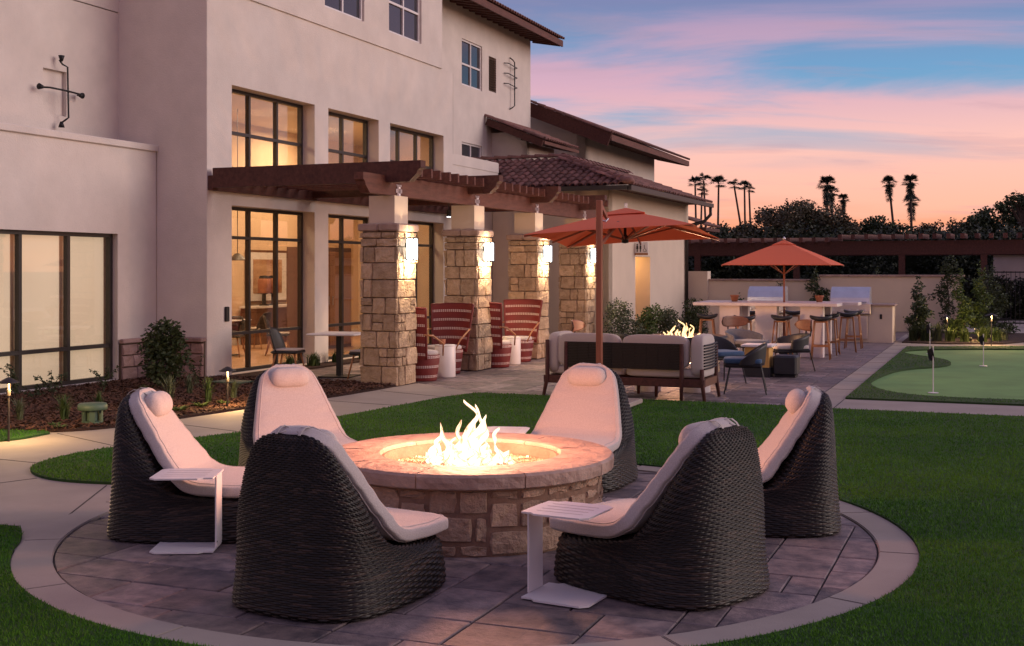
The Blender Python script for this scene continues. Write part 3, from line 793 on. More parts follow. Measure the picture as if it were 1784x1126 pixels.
# ---- restroom block with the hip roof
RB = bthing('restroom_building', 'low stucco restroom block with hipped clay tile roof right of the pergola', 'building', 28.4, -8.9)
mb = MB(); wall(mb, 'v', -8.9, 28.4, 36.3, 0, 3.8, [(30.75, 32.2, .02, 2.15)], .3)
wall(mb, 'u', 28.4, -12.0, -8.9, 0, 3.8, (), .3); wall(mb, 'u', 36.3, -12.5, -8.9, 0, 3.8, (), .3)
mb.box(-10.6, -9.2, 30.55, 30.75, 0, 2.5); mb.box(-10.6, -9.2, 32.2, 32.4, 0, 2.5); mb.box(-10.8, -10.6, 30.55, 32.4, 0, 2.5); mb.box(-10.6, -9.2, 30.75, 32.2, 2.35, 2.5)
mb.build('wall', M['stucco_cream'], RB)
MB().box(-10.58, -10.5, 31.1, 31.95, 1.2, 1.28).build('handrail', M['oak'], RB)
spot('porch_lamp', 'POINT', (-9.7+8.9, 31.5-28.4, 2.15), 30, (1, .55, .22), .06, RB)
PT = math.tan(R_(19.4))
EZ, EU, EV = 3.83, 27.7, -8.2; AP = 2.55; RZ = EZ+AP*PT
dk = MB()
dk.add([(EV, EU, EZ), (EV-AP, EU+AP, RZ), (-13.6, EU+AP, RZ), (-13.6, EU, EZ)], [(0, 1, 2, 3)])
dk.add([(EV, EU, EZ), (EV, 36.6, EZ), (EV-AP, 36.6, RZ), (EV-AP, EU+AP, RZ)], [(0, 1, 2, 3)])
dk.add([(EV-AP, EU+AP, RZ), (EV-AP, 36.6, RZ), (-13.6, 36.6, EZ), (-13.6, EU+AP, EZ)], [(0, 1, 2, 3)])
dk.add([(EV, EU, EZ-.03), (EV, 36.6, EZ-.03), (-9.0, 36.6, EZ-.03), (-9.0, 28.4, EZ-.03), (-13.6, 28.4, EZ-.03), (-13.6, EU, EZ-.03)], [(0, 1, 2, 3, 4, 5)])
hr = dk.build('roof', M['wood'], RB)
fm = MB(); fm.box(EV, EV+.09, EU-.02, 36.65, EZ-.13, EZ-.01); fm.box(-12.0, EV-.002, EU-.09, EU, EZ-.12, EZ-.012)
fm.build('gutter', M['metal'], hr)
cosP, sinP = math.cos(R_(19.4)), math.sin(R_(19.4))
SX, SY = .205, .335
# face towards the lawn end (-u): individual tiles
yA = Vector((0, cosP, sinP)); nA = int((13.4-8.25)/SX); cnt = 0
for i in range(nA):
    v = EV-.05-SX*(i+.5)
    for j in range(9):
        d = j*SY*cosP - .06
        if d > AP-.12: break
        if (EV-v) < d-.02: continue
        if v < -12.0 and EU+d < 28.75: continue
        tile_at(hr, Vector((v, EU+d, EZ+d*PT+.012)), (1, 0, 0), yA)
        cnt += 1
# face along the patio (+v): the nearest as tiles, the rest joined
yB = Vector((-cosP, 0, sinP)); rest = MB(); xB = Vector((0, 1, 0)); lim = 296-cnt
for i in range(int((36.6-EU)/SX)):
    uu = EU+.05+SX*(i+.5)
    for j in range(9):
        d = j*SY*cosP-.06
        if d > AP-.12 or uu-EU < d-.02: continue
        o = Vector((EV-d, uu, EZ+d*PT+.012))
        if lim > 0: tile_at(hr, o, xB, yB); lim -= 1
        else:
            Mx = frame_mat(o, xB, yB, xB.cross(yB)); rest.add([tuple(Mx @ Vector(v)) for v in tV], tF)
rest.build('roof_tile', M['tile'], hr, kind='stuff', smooth=True)
cap = MB()
def ridge(mbx, a, b, n):
    a = Vector(a); b = Vector(b); y = (b-a).normalized(); x = y.cross(Vector((0, 0, 1))).normalized(); z = x.cross(y); L = (b-a).length
    for k in range(n):
        Mx = frame_mat(a+y*(L*k/n), x, y, z); mbx.add([tuple(Mx @ Vector((v[0]*1.25, v[1]*L/n/.38, v[2]*1.25))) for v in tV], tF)
ridge(cap, (EV+.03, EU-.03, EZ+.06), (EV-AP, EU+AP, RZ+.07), 10)
ridge(cap, (-13.5, EU+AP, RZ+.06), (EV-AP, EU+AP, RZ+.07), 7)
ridge(cap, (EV-AP, EU+AP, RZ+.07), (EV-AP, 36.6, RZ+.07), 17)
cap.build('ridge_tile', M['tile'], hr, smooth=True)
MB().lathe([(.0, -.02), (.13, 0), (.16, .06), (.10, .14), (0, .16)], 14, EV+.02, EU-.02).build('hip_end_tile', M['tile'], hr, smooth=True, loc=(0, 0, EZ+.03))
ds = MB(); ds.tube([(EV+.03, 36.45, EZ-.1), (EV+.03, 36.45, EZ-.35), (EV-.15, 36.4, EZ-.55), (-8.75, 36.2, EZ-.68), (-8.84, 36.15, EZ-.85), (-8.84, 36.15, .05)], .05, 10)
ds.build('downspout', M['metal'], RB, smooth=True)
# small lower tiled eave beyond the block
le = MB(); le.box(-9.6, -8.35, 36.62, 38.6, 3.0, 3.1); l_ = le.build('lower_roof', M['wood'], RB)
tb = MB(); tile_strip(tb, (-8.3, 36.62, 3.12), (0, 1, 0), yB, 10, 3); tb.build('roof_tile', M['tile'], l_, kind='stuff', smooth=True)

# restroom blade sign with pictograms
SG = bthing('restroom_sign', 'small white projecting sign with two figures and a wheelchair symbol', 'sign', 30.72, -8.9, z=2.18)
MB().box(-8.9, -8.54, 30.69, 30.72, 2.18, 2.52, b=.006).build('sign_panel', M['white'], SG)
MB().box(-8.9, -8.54, 30.687, 30.69, 2.18, 2.24).build('lower_band', M['oak'], SG)
for cx in (-8.83, -8.745):
    f = MB(); f.lathe([(.0, -.006), (.02, -.005), (.02, .005), (0, .006)], 12)
    f2 = MB(); f2.add([(v[0]+cx, 30.686+v[2]*.4, 2.46+v[1]) for v in f.V], f.F)
    w = .032 if cx < -8.8 else .026
    f2.add([(cx-.022, 30.686, 2.435), (cx+.022, 30.686, 2.435), (cx+w, 30.686, 2.34), (cx+.014, 30.686, 2.34), (cx+.014, 30.686, 2.265), (cx-.014, 30.686, 2.265), (cx-.014, 30.686, 2.34), (cx-w, 30.686, 2.34)], [tuple(range(8))])
    f2.build('pictogram', M['iron'], SG)
f = MB(); c0 = (-8.63, 2.31)
f.tube([(c0[0]+.04*math.cos(a), 30.686, c0[1]+.04*math.sin(a)) for a in np.linspace(2.2, 7.2, 14)], .006, 5)
f.tube([(c0[0]-.01, 30.686, 2.45), (c0[0]-.005, 30.686, 2.35), (c0[0]+.03, 30.686, 2.34), (c0[0]+.05, 30.686, 2.28)], .007, 5)
f.build('pictogram', M['iron'], SG)

# ---- stone columns, block on top, lantern on the patio side
COLU = [16.52, 19.58, 22.62, 25.66]; ords = ['nearest', 'second', 'third', 'farthest']
col_labels = ['square tan stone column nearest the lawn, at the front end of the pergola', 'square tan stone column second from the camera, beside the first striped chair',
              'square tan stone column third along the pergola, behind the pair of striped chairs', 'square tan stone column farthest along the pergola, behind the orange parasol post']
for ci, cu_ in enumerate(COLU):
    S = .65; t = bthing('stone_column', col_labels[ci], 'column', cu_+S/2, -8.895, 'stone columns carrying the pergola')
    MB().box(-.285, .285, -.285, .285, 0, 2.39).build('core', M['mortar'], t, loc=(0, 0, 0))
    rr = random.Random(20+ci); z = .01; k = 0
    hs = [.30, .28, .26, .27, .25, .28, .26, .25, .13, .10] if ci != 1 else [.28, .3, .24, .29, .22, .3, .22, .3, .13, .10]
    for hh in hs:
        for fc in range(4):
            full = (k+fc) % 2 == 0; L = S if full else S-2*.045
            for x, w in course(L, .13 if hh > .2 else .16, .40, rr):
                xx = -L/2+x+w/2; y0 = -.285
                yaw = fc*PI/2
                px, py = math.cos(yaw)*xx-math.sin(yaw)*y0, math.sin(yaw)*xx+math.cos(yaw)*y0
                dd = .045+rr.uniform(-.008, .010)
                # split tall courses now and then into two stones
                if hh > .24 and w < .22 and rr.random() < .3:
                    put_stone(t, px, py, z, yaw, w-.011, hh*.5-.011, dd, M['stone']); put_stone(t, px, py, z+hh*.5, yaw, w-.011, hh*.5-.011, dd, M['stone'])
                else: put_stone(t, px, py, z, yaw, w-.011, hh-.011, dd, M['stone'], rough=.017)
        z += hh; k += 1
    for sx in (-1, 1):
        for sy in (-1, 1):
            w = .36; MB().box(min(0, sx*w)+.003*(sx > 0), max(0, sx*w)-.003*(sx < 0), min(0, sy*w)+.003*(sy > 0), max(0, sy*w)-.003*(sy < 0), z+.004, 2.515, b=.022).build('cap_stone', M['cap'], t, loc=(0, 0, 0))
    MB().box(-.225, .225, -.225, .225, 2.515, 2.95).build('pier_block', M['stucco_cream'], t, loc=(0, 0, 0))
    # lantern
    s = bthing('wall_sconce', ['lit box lantern on the side of the nearest stone column', 'lit box lantern on the side of the second stone column',
                               'lit box lantern on the third stone column, left of the parasol tip', 'lit box lantern on the farthest stone column, beside the parasol post'][ci], 'wall lamp',
               cu_+S/2, -8.57, 'lanterns on the stone columns', z=2.12)
    f = MB()
    for a in (-.075, .075):
        for b in (.03, .15): f.box(b-.007, b+.007, a-.007, a+.007, -.16, .16)
    f.box(.02, .16, -.085, .085, .16, .18); f.box(.02, .16, -.085, .085, -.18, -.16); f.box(-.01, .015, -.045, .045, -.08, .10)
    f.build('frame', M['iron'], s, loc=(0, 0, 0))
    MB().box(.03, .148, -.073, .073, -.157, .157).build('lamp_glass', M['lamp'], s, loc=(0, 0, 0))
    spot('lamp_light', 'POINT', (.14, 0, -.23), 36, (1, .70, .42), .02, s)
    spot('lamp_light', 'POINT', (.14, 0, .23), 9, (1, .70, .42), .02, s)

# ---- pergola
PG = bthing('pergola', 'dark stained timber pergola over the terrace between building and stone columns', 'pergola', 16.4, -9)
def corbel_beam(ax, a0, a1, c, w, z0, z1, e0, e1, mat, name='beam'):
    """beam with ogee-cut ends; ax 'u' runs along u at v=c, 'v' runs along v at u=c"""
    h = z1-z0; pr = []
    pts = [(a0, z1)]
    if e0: pts += [(a0, z1-h*.35), (a0+.05, z1-h*.45), (a0+.07, z1-h*.62), (a0+.14, z1-h*.82), (a0+.2, z0+.0), ]
    else: pts += [(a0, z0)]
    if e1: pts += [(a1-.2, z0), (a1-.14, z1-h*.82), (a1-.07, z1-h*.62), (a1-.05, z1-h*.45), (a1, z1-h*.35)]
    else: pts += [(a1, z0)]
    pts += [(a1, z1)]
    n = len(pts); mb = MB()
    def P(a, z, s): return (c+s, a, z) if ax == 'u' else (a, c+s, z)
    V = [P(a, z, -w/2) for a, z in pts]+[P(a, z, w/2) for a, z in pts]
    F = [tuple(range(n)), tuple(range(2*n-1, n-1, -1))]+[(i, (i+1) % n, n+(i+1) % n, n+i) for i in range(n)]
    return mb.add(V, F).build(name, mat, PG)
corbel_beam('u', 15.72, 26.95, -8.80, .16, 2.952, 3.25, True, True, M['wood_lit'])
MB().box(-11.995, -11.90, 16.42, 27.6, 3.10, 3.34).build('ledger', M['wood'], PG)
for cu_ in [16.5, 19.6, 22.65, 25.7]: corbel_beam('v', -11.897, -8.12, cu_, .17, 3.14, 3.46, False, True, M['wood'], 'cross_beam')
u = 16.95
while u < 26.9:
    if min(abs(u-c) for c in (16.5, 19.6, 22.65, 25.7)) > .16:
        MB().box(-11.897, -8.36+random.uniform(-.01, .01), u-.03, u+.03, 3.255, 3.40).build('rafter', M['wood_lit'], PG)
    u += .345
for cu_ in COLU:
    b = MB(); v = -8.72
    b.box(v, v+.012, cu_+.27, cu_+.38, 2.93, 3.13); b.box(v, v+.012, cu_+.22, cu_+.43, 3.0, 3.06); b.box(v, v+.012, cu_+.24, cu_+.41, 3.10, 3.13)
    for zz in (2.97, 3.08): b.lathe([(0, zz-.01), (.02, zz-.01), (.02, zz+.01), (0, zz+.01)], 8, v+.01, cu_+.325)
    b.build('bracket', M['steel'], PG)
dl = bthing('downlight', 'small round spotlight hanging under the pergola right of the second column', 'lamp', 20.6, -9.6, z=2.8)
MB().lathe([(.0, -.0), (.045, 0), (.045, .12), (0, .12)], 12).build('housing', M['iron'], dl, loc=(0, 0, 0)); MB().lathe([(0, -.01), (.035, -.01), (.035, -.002), (0, -.002)], 12).build('lens', M['lamp'], dl, loc=(0, 0, 0))
MB().tube([(0, 0, .12), (0, 0, .36)], .008, 6).build('stem', M['iron'], dl, loc=(0, 0, 0))
spot('lamp_light', 'SPOT', (0, 0, -.03), 260, (1, .66, .36), .04, dl, spot_size=R_(120))

# ---- rooms behind the glass
mb = MB()
mb.box(-16.9, -16.8, 16.7, 30, 0, 5.3); mb.box(-16.8, -13.95, 30, 30.1, 0, 5.3); mb.box(-13.95, -13.92, 25.92, 30, 0, 5.3); mb.box(-13.92, -12.38, 25.9, 25.95, 0, 5.3); mb.box(-16.8, -12.38, 16.6, 16.69, 0, 5.3)
mb.build('interior_wall', M['wallpaint'], H)
MB().box(-16.8, -12.38, 16.7, 25.9, 5.3, 5.36).box(-16.8, -13.95, 25.9, 30, 5.3, 5.36).build('ceiling', M['ceiling'], H)
MB().box(-16.8, -12.37, 16.7, 25.9, -.04, .012).box(-16.8, -13.95, 25.9, 30, -.04, .012).build('interior_floor', M['floor_in'], H)
MB().box(-16.8, -16.76, 16.8, 29.9, 0, .14).build('skirting', M['white'], H)
for (u_, v_) in ((18.6, -14.6), (22.2, -14.6), (25.6, -15.4)):
    spot('ceiling_light', 'AREA', (v_+12, u_-16.4, 5.2), 150, (1, .68, .40), parent=H, size=1.2)
def ithing(name, label, cat, u, v, group=None): return bthing(name, label, cat, u, v, group, z=.012)
t = ithing('framed_picture', 'large framed landscape print on the wall seen through the first tall window', 'picture', 25.35, -16.8)
MB().box(-16.795, -16.75, 24.45, 26.25, .98, 2.28).build('frame', M['walnut'], t)
MB().box(-16.75, -16.742, 24.51, 26.19, 1.04, 2.22).build('mount', M['white'], t)
M['print'] = pmat('landscape_print', (.28, .12, .06), .6, .3, 1.6, col2=(.62, .42, .26), stretch=(1, .6, 2.4))
MB().box(-16.742, -16.736, 24.72, 25.98, 1.22, 2.05).build('print', M['print'], t)
t = ithing('wooden_cupboard', 'tall brown double cupboard behind the second tall window', 'cupboard', 23.7, -14.1)
MB().box(-14.5, -14.05, 22.7, 24.75, .012, 2.3).build('carcass', M['walnut'], t)
for a in (22.74, 23.74):
    d = MB().box(-14.05, -14.02, a, a+.97, .08, 2.2, b=.008).build('door', M['oak'], t)
    MB().tube([(-13.99, a+(.9 if a < 23 else .07), 1.0), (-13.99, a+(.9 if a < 23 else .07), 1.2)], .012, 6).build('handle', M['steel'], d)
t = ithing('sideboard', 'brown sideboard under the framed picture inside the building', 'sideboard', 25.3, -16.4)
MB().box(-16.74, -16.3, 24.2, 27.2, .012, .88).build('carcass', M['walnut'], t); MB().box(-16.75, -16.26, 24.15, 27.25, .88, .93).build('counter', M['white'], t)
for k, uu in enumerate((24.75, 25.15)):
    t = bthing('drink_dispenser', ['left one of two drink dispensers on the indoor sideboard', 'right one of two drink dispensers on the indoor sideboard'][k], 'dispenser', uu, -16.45, 'drink dispensers on the sideboard', z=.93)
    MB().lathe([(0, .30), (.13, .30), (.15, .33), (.15, .62), (.12, .66), (0, .66)], 16).build('tank', M['terracotta'], t, loc=(0, 0, 0), smooth=True)
    MB().lathe([(0, 0), (.12, 0), (.12, .03), (.05, .05), (.05, .27), (.12, .3), (0, .3)], 12).build('stand', M['iron'], t, loc=(0, 0, 0))
    MB().lathe([(0, .66), (.13, .66), (.10, .72), (0, .73)], 12).build('lid', M['iron'], t, loc=(0, 0, 0))
t = bthing('pendant_lamp', 'glass dome pendant lamp hanging inside the first tall window', 'lamp', 22.0, -15.3, z=2.0)
MB().lathe([(.0, .16), (.05, .15), (.20, .02), (.22, 0), (.2, .0), (.05, .12), (0, .13)], 18).build('lamp_shade', M['metal'], t, loc=(0, 0, 0), smooth=True)
MB().lathe([(0, -.0), (.05, .02), (.05, .08), (0, .1)], 10).build('bulb', M['lamp'], t, loc=(0, 0, 0)); MB().tube([(0, 0, .16), (0, 0, 3.28)], .008, 5).build('cord', M['iron'], t, loc=(0, 0, 0))

def dining_chair(label, u, v, face, group, z=0., cat='chair'):
    """moulded shell chair, padded seat, four splayed wooden legs; front looks along local +y"""
    t = thing('dining_chair', label, cat, W(u, v, z), PSI+R_(face), group)
    P = []
    for s in np.linspace(0, 1, 12):
        row = []
        ang = s*1.0
        y = -.22-.09*s**1.2; zz = .43+.40*s
        w = .235*(1-.18*s**3) if s < .9 else .235*(.70)
        for q in np.linspace(-1, 1, 11):
            row.append((w*q, y+.10*q*q*(1-s*.5), zz - (.03*q*q if s > .8 else 0)))
        P.append(row)
    A = np.array(P); B = A[:, ::-1].copy(); B[:, :, 1] -= .022
    loopP = np.concatenate([A, B], 1)
    part('backrest', grid_mesh('backrest', loopP, M['black_cloth']), t)
    MB().box(-.23, .23, -.24, .23, .40, .445, b=.03).build('seat_shell', M['black_cloth'], t)
    MB().box(-.215, .215, -.20, .225, .447, .475, b=.02).build('seat_pad', M['cushion_grey'], t)
    for sx in (-1, 1):
        for sy in (-1, 1):
            MB().tube([(sx*.15, sy*.16, .40), (sx*.22, sy*.24+(-.02 if sy < 0 else 0), 0)], [.017, .011], 8).build('leg', M['oak'], t, smooth=True)
    return t
for (u, v, f, l) in ((20.8, -14.6, 200, 'dark dining chair in the room, left of the indoor table'), (21.6, -14.0, -60, 'dark dining chair in the room, nearest the glass'), (23.2, -15.6, 90, 'dark dining chair in the room, in front of the sideboard'), (19.4, -14.2, 20, 'dark dining chair in the room behind the left pane of the first window')):
    dining_chair(l, u, v, f, 'dining chairs inside', .012)
def ped_table(label, u, v, w, h, z=0., group=None, rot=0):
    t = thing('square_table', label, 'table', W(u, v, z), PSI+R_(rot), group)
    MB().box(-w/2, w/2, -w/2, w/2, h-.03, h, b=.012).build('table_top', M['white'], t)
    MB().box(-.045, .045, -.045, .045, .02, h-.03).build('pedestal', M['iron'], t)
    MB().box(-.28, .28, -.28, .28, 0, .02, b=.006).build('base_plate', M['iron'], t)
    return t
ped_table('white topped table inside the room behind the first tall window', 21.0, -15.0, .9, .75, .012)
# terrace dining set under the pergola
ped_table('square white topped table on a black pedestal under the pergola', 17.75, -10.3, .86, .735, rot=8)
dining_chair('dark shell chair with pale pad left of the white terrace table', 17.35, -11.05, -78, 'chairs at the terrace table')
dining_chair('dark shell chair half hidden by the nearest stone column at the white table', 17.55, -9.66, 84, 'chairs at the terrace table')

# ================================================================== FIRE PIT
FP = thing('fire_pit', 'round stone fire pit with a broad capstone rim and a bowl of fire glass', 'fire pit', (CC[0], CC[1], .0), 0)
PO = .925
MB().lathe([(.64, -.01), (PO-.022, -.01), (PO-.022, .425), (.64, .425)], 64).build('core', M['mortar_warm'], FP)
pit_mort = FP.children[0]
nc = 58; nrw = 5; rw = [.088, .088, .088, .085, .078]; rz = [0]
for h in rw: rz.append(rz[-1]+h)
def pack_wrap(rows, cols, sizes, seed):
    r = random.Random(seed); g = [[0]*cols for _ in range(rows)]; out = []
    for i in range(rows):
        for j in range(cols):
            if g[i][j]: continue
            ss = sorted(sizes, key=lambda s: -s[2]*r.random())
            for a, b, w_ in ss+[(1, 1, 1)]:
                if i+a <= rows and j+b <= cols and all(not g[x][y] for x in range(i, i+a) for y in range(j, j+b)):
                    for x in range(i, i+a):
                        for y in range(j, j+b): g[x][y] = 1
                    out.append((i, j, a, b)); break
    return out
dA = 2*PI/nc
for (i, j, a, b) in pack_wrap(nrw, nc, [(2, 2, 5), (2, 3, 4), (1, 2, 3), (1, 3, 2), (2, 1, 1.2), (3, 2, 1.2)], 12):
    h = rz[i+a]-rz[i]; an = (j+b/2)*dA; w = 2*(PO)*math.sin(b*dA/2)
    r0 = (PO-.05)*math.cos(b*dA/2)-.02
    x = r0*math.cos(an); y = r0*math.sin(an)
    put_stone(FP, x, y, rz[i]+.003, an+PI/2, w-.022, h-.017, PO-r0-.012+random.uniform(-.006, .008), M['stone_pit'], rough=.011, rim=.012, jit=.007)
# capstones
NCAP = 9
def capstone(a0, a1, r0, r1, z0, z1, n=14, m=7, seed=0):
    r = random.Random(seed); V = []; F = []
    top = []; 
    for i in range(n+1):
        a = a0+(a1-a0)*i/n
        sec = [(r0, z0), (r0, z1-.012), (r0+.012, z1)]
        for k in range(1, m): sec.append((r0+(r1-r0)*k/m, z1+r.uniform(-.0028, .0035)))
        j = r.uniform(-.004, .004)
        sec += [(r1-.016+j, z1-.001), (r1+j, z1-.018), (r1+r.uniform(-.006, .004), (z0+z1)/2), (r1-.004+j, z0+.01), (r1-.02, z0)]
        for (q, z) in sec: V.append((q*math.cos(a), q*math.sin(a), z))
        ms = len(sec)
    for i in range(n):
        for k in range(ms): F.append((i*ms+k, i*ms+(k+1) % ms, (i+1)*ms+(k+1) % ms, (i+1)*ms+k))
    F.append(tuple(range(ms))); F.append(tuple(reversed(range(n*ms, (n+1)*ms))))
    return V, F
for k in range(NCAP):
    a0 = R_(-68+40*k); g = .0035
    V, F = capstone(a0+g, a0+R_(40)-g, .622, 1.0, .43, .53, seed=k)
    part('capstone', mesh_from('capstone', V, F, M['cap'], False), FP)
mb = MB(); mb.lathe([(.618, .36), (.618, .505), (.600, .505), (.585, .44), (.585, .40)], 64)
mb.build('inner_ring', pmat('ring_stone', (.20, .135, .10), .8, .25, 8., .5, 30.), FP)
MB().lathe([(.0, .385), (.60, .385), (.60, .40), (0, .41)], 40).build('burner_pan', M['mortar'], FP)
rs = np.random.RandomState(4); n = 5200
r = .58*np.sqrt(rs.rand(n)); a = rs.uniform(0, 2*PI, n); s = rs.uniform(.006, .014, n)
c = np.stack([r*np.cos(a), r*np.sin(a), .415+.025*(1-r/.6)+rs.uniform(0, .014, n)], 1)
tet = np.array([[1, 0, -.3], [-.6, .8, -.3], [-.5, -.8, -.2], [0, 0, .9]])
idx = [(0, 1, 3), (1, 2, 3), (2, 0, 3)]
P = []
for tri in idx:
    off = np.stack([tet[q] for q in tri])[None]*s[:, None, None]
    ca, sa = np.cos(a*7), np.sin(a*7)
    ro = off.copy(); ro[..., 0] = off[..., 0]*ca[:, None]-off[..., 1]*sa[:, None]; ro[..., 1] = off[..., 0]*sa[:, None]+off[..., 1]*ca[:, None]
    P.append(c[:, None, :]+ro)
P = np.concatenate(P, 0).reshape(-1, 3)
M['fire_glass'] = pmat('fire_glass', (.20, .12, .07), .2, .3, 60., col2=(.62, .46, .32), spec=.8)
part('fire_glass', polys_mesh('fire_glass', P, 3, M['fire_glass']), FP, kind='stuff')

def flamemat(name, core, edge, s1, s2):
    m = bpy.data.materials.new(name); m.use_nodes = True; nt = m.node_tree; nt.nodes.clear()
    lw = NN(nt, 'ShaderNodeLayerWeight'); lw.inputs[0].default_value = .5
    tc = NN(nt, 'ShaderNodeTexCoord'); n = NN(nt, 'ShaderNodeTexNoise', i_Scale=22., i_Detail=3.); nt.links.new(tc.outputs['Object'], n.inputs[0])
    f = mathn(nt, 'ADD', lw.outputs['Facing'], mathn(nt, 'MULTIPLY', mathn(nt, 'SUBTRACT', n.outputs[0], .5), .7))
    c = ramp(nt, [(.28, core), (.60, edge)], f); 
    st = ramp(nt, [(.2, (s1,)*3), (.75, (s2,)*3)], f)
    e = NN(nt, 'ShaderNodeEmission'); nt.links.new(c, e.inputs[0]); nt.links.new(mathn(nt, 'MULTIPLY', st, 1.9), e.inputs[1])
    tr = NN(nt, 'ShaderNodeBsdfTransparent'); mx = NN(nt, 'ShaderNodeMixShader')
    nt.links.new(ramp(nt, [(.40, (0, 0, 0)), (.82, (1, 1, 1))], f), mx.inputs[0]); nt.links.new(e.outputs[0], mx.inputs[1]); nt.links.new(tr.outputs[0], mx.inputs[2])
    o = NN(nt, 'ShaderNodeOutputMaterial'); nt.links.new(mx.outputs[0], o.inputs[0])
    m.cycles.emission_sampling = 'NONE'; return m
M['flame'] = flamemat('flame', (1.0, .84, .60), (1.0, .30, .07), 1.0, .6)
M['flame2'] = flamemat('small_flame', (1.0, .72, .34), (1.0, .30, .07), 1.0, .7)
def tongue(base, h, r, lean, seed, bend=.25, n=22, m=12):
    q = random.Random(seed); ph = q.uniform(0, 6); ph2 = q.uniform(0, 6); P = []
    for i in range(n):
        t = i/(n-1)
        sw = bend*h*(math.sin(2.2*PI*t+ph)*.32*t+math.sin(5*PI*t+ph2)*.10*t)
        sw2 = bend*h*math.cos(2.6*PI*t+ph2)*.25*t
        cx = base[0]+lean[0]*t*t*h+sw; cy = base[1]+lean[1]*t*t*h+sw2; z = base[2]+h*t
        rad = r*(max(0, math.sin(PI*min(1, (t*.86+.14)))**.75))*(1-.62*t)*(1+.32*math.sin(9*t+ph))+.0008
        tw = 2.4*t+ph; row = []
        for k in range(m):
            a = 2*PI*k/m; x = math.cos(a)*rad*(1.15+.35*math.sin(3*a+5*t+ph)); y = math.sin(a)*rad*.55
            row.append((cx+x*math.cos(tw)-y*math.sin(tw), cy+x*math.sin(tw)+y*math.cos(tw), z+.012*math.sin(2*a+ph)))
        P.append(row)
    return np.array(P)
FLM = thing('fire', 'tall white and orange gas flames burning in the round stone fire pit', 'fire', (CC[0], CC[1], .42))
# (x, y, height, radius, lean)
fl = [(-.02, .0, .44, .050, .10), (.03, -.05, .34, .05, .25), (-.05, .06, .30, .05, -.15), (.06, .02, .40, .042, .05), (-.15, -.02, .29, .045, -.3), (-.20, .04, .20, .045, -.5), (-.12, -.08, .20, .05, .2), (.20, .0, .25, .034, -.25),
      (.17, -.06, .13, .05, .3), (-.27, -.03, .16, .036, .2), (-.24, -.1, .10, .05, 0), (.10, .1, .16, .05, .1), (-.08, -.13, .14, .055, -.1), (.03, -.14, .13, .055, 0), (.12, -.12, .12, .05, .1), (-.17, .12, .13, .05, -.1), (.0, .14, .15, .05, 0),
      (.25, .06, .09, .045, .1), (.28, -.04, .07, .04, .1), (-.3, .07, .08, .04, -.1), (.02, .0, .22, .075, 0), (-.08, .0, .2, .075, 0), (.1, -.02, .15, .07, 0), (-.02, -.07, .13, .08, 0)]
for k, (x, y, h, r, l) in enumerate(fl):
    part('flame', grid_mesh('flame', tongue((x, y, 0.0), h*1.06, r*1.22, (l*.45, 0), 50+k, bend=.42), M['flame']), FLM)
for k in range(16):
    a = k*2.4; rr_ = .10+.2*((k*7) % 10)/10
    part('flame', grid_mesh('flame', tongue((rr_*math.cos(a), rr_*.8*math.sin(a), 0.0), .05+.04*((k*3) % 5)/5, .042, (0, 0), 150+k), M['flame']), FLM)
spot('fire_light', 'POINT', (0, 0, .44), 205, (1, .40, .22), .16, FLM)
spot('fire_light', 'POINT', (0, 0, .14), 7, (1, .50, .30), .12, FLM)

# ================================================================== WOVEN LOUNGE CHAIRS
def arcs(pts, N, sm=9):
    p = np.array(pts, float); l = np.concatenate([[0], np.cumsum(np.hypot(*np.diff(p, axis=0).T))]); q = np.linspace(0, l[-1], N)
    o = np.stack([np.interp(q, l, p[:, k]) for k in (0, 1)], 1); h = sm//2; k = np.exp(-np.linspace(-2, 2, sm)**2); k /= k.sum()
    return np.stack([np.convolve(np.concatenate([2*o[0, c]-o[h:0:-1, c], o[:, c], 2*o[-1, c]-o[-2:-h-2:-1, c]]), k, 'valid') for c in (0, 1)], 1)
FRONT = [(.500, 0), (.512, .03), (.505, .12), (.490, .235), (.468, .268), (.42, .280), (.30, .288), (.16, .294), (.06, .302), (.0, .325), (-.055, .38), (-.11, .46), (-.178, .58), (-.235, .68), (-.295, .79), (-.35, .89), (-.385, .955), (-.41, .975)]
BACK = [(-.500, 0), (-.515, .02), (-.512, .08), (-.502, .2), (-.492, .35), (-.486, .5), (-.480, .65), (-.472, .80), (-.462, .90), (-.445, .955), (-.42, .975)]
def shell_points(NR, MC):
    Fp = arcs(FRONT, NR, 13); Bp = arcs(BACK, NR, 9); t = np.linspace(0, 1, NR); P = np.empty((NR, MC, 3)); th = np.linspace(0, 2*PI, 721)
    w = np.interp(t, [0, .02, .08, .18, .35, .5, .62, .74, .83, .89, .935, .97, .99, 1], [.408, .420, .417, .404, .386, .364, .336, .298, .264, .236, .204, .158, .105, .05])
    ex = np.interp(t, [0, .2, .5, .8, 1], [3.3, 3.2, 2.8, 2.5, 2.0])
    for i in range(NR):
        yb, zb = Bp[i]; yf, zf = Fp[i]; e = ex[i]
        c, sn = np.cos(th-PI/2), np.sin(th-PI/2); d = max((yf-yb)/2, .008)
        x = w[i]*np.sign(c)*np.abs(c)**(2/e); ys = np.sign(sn)*np.abs(sn)**(2/e); y = (yf+yb)/2+d*ys; f = (ys+1)/2; f = f*f*(3-2*f)
        z = zb+(zf-zb)*f
        l = np.concatenate([[0], np.cumsum(np.sqrt(np.diff(x)**2+np.diff(y)**2+np.diff(z)**2))]); q = np.linspace(0, l[-1], MC, endpoint=False)
        P[i, :, 0] = np.interp(q, l, x); P[i, :, 1] = np.interp(q, l, y); P[i, :, 2] = np.interp(q, l, z)
    P[..., 2] = np.maximum(P[..., 2], 0); return P, t
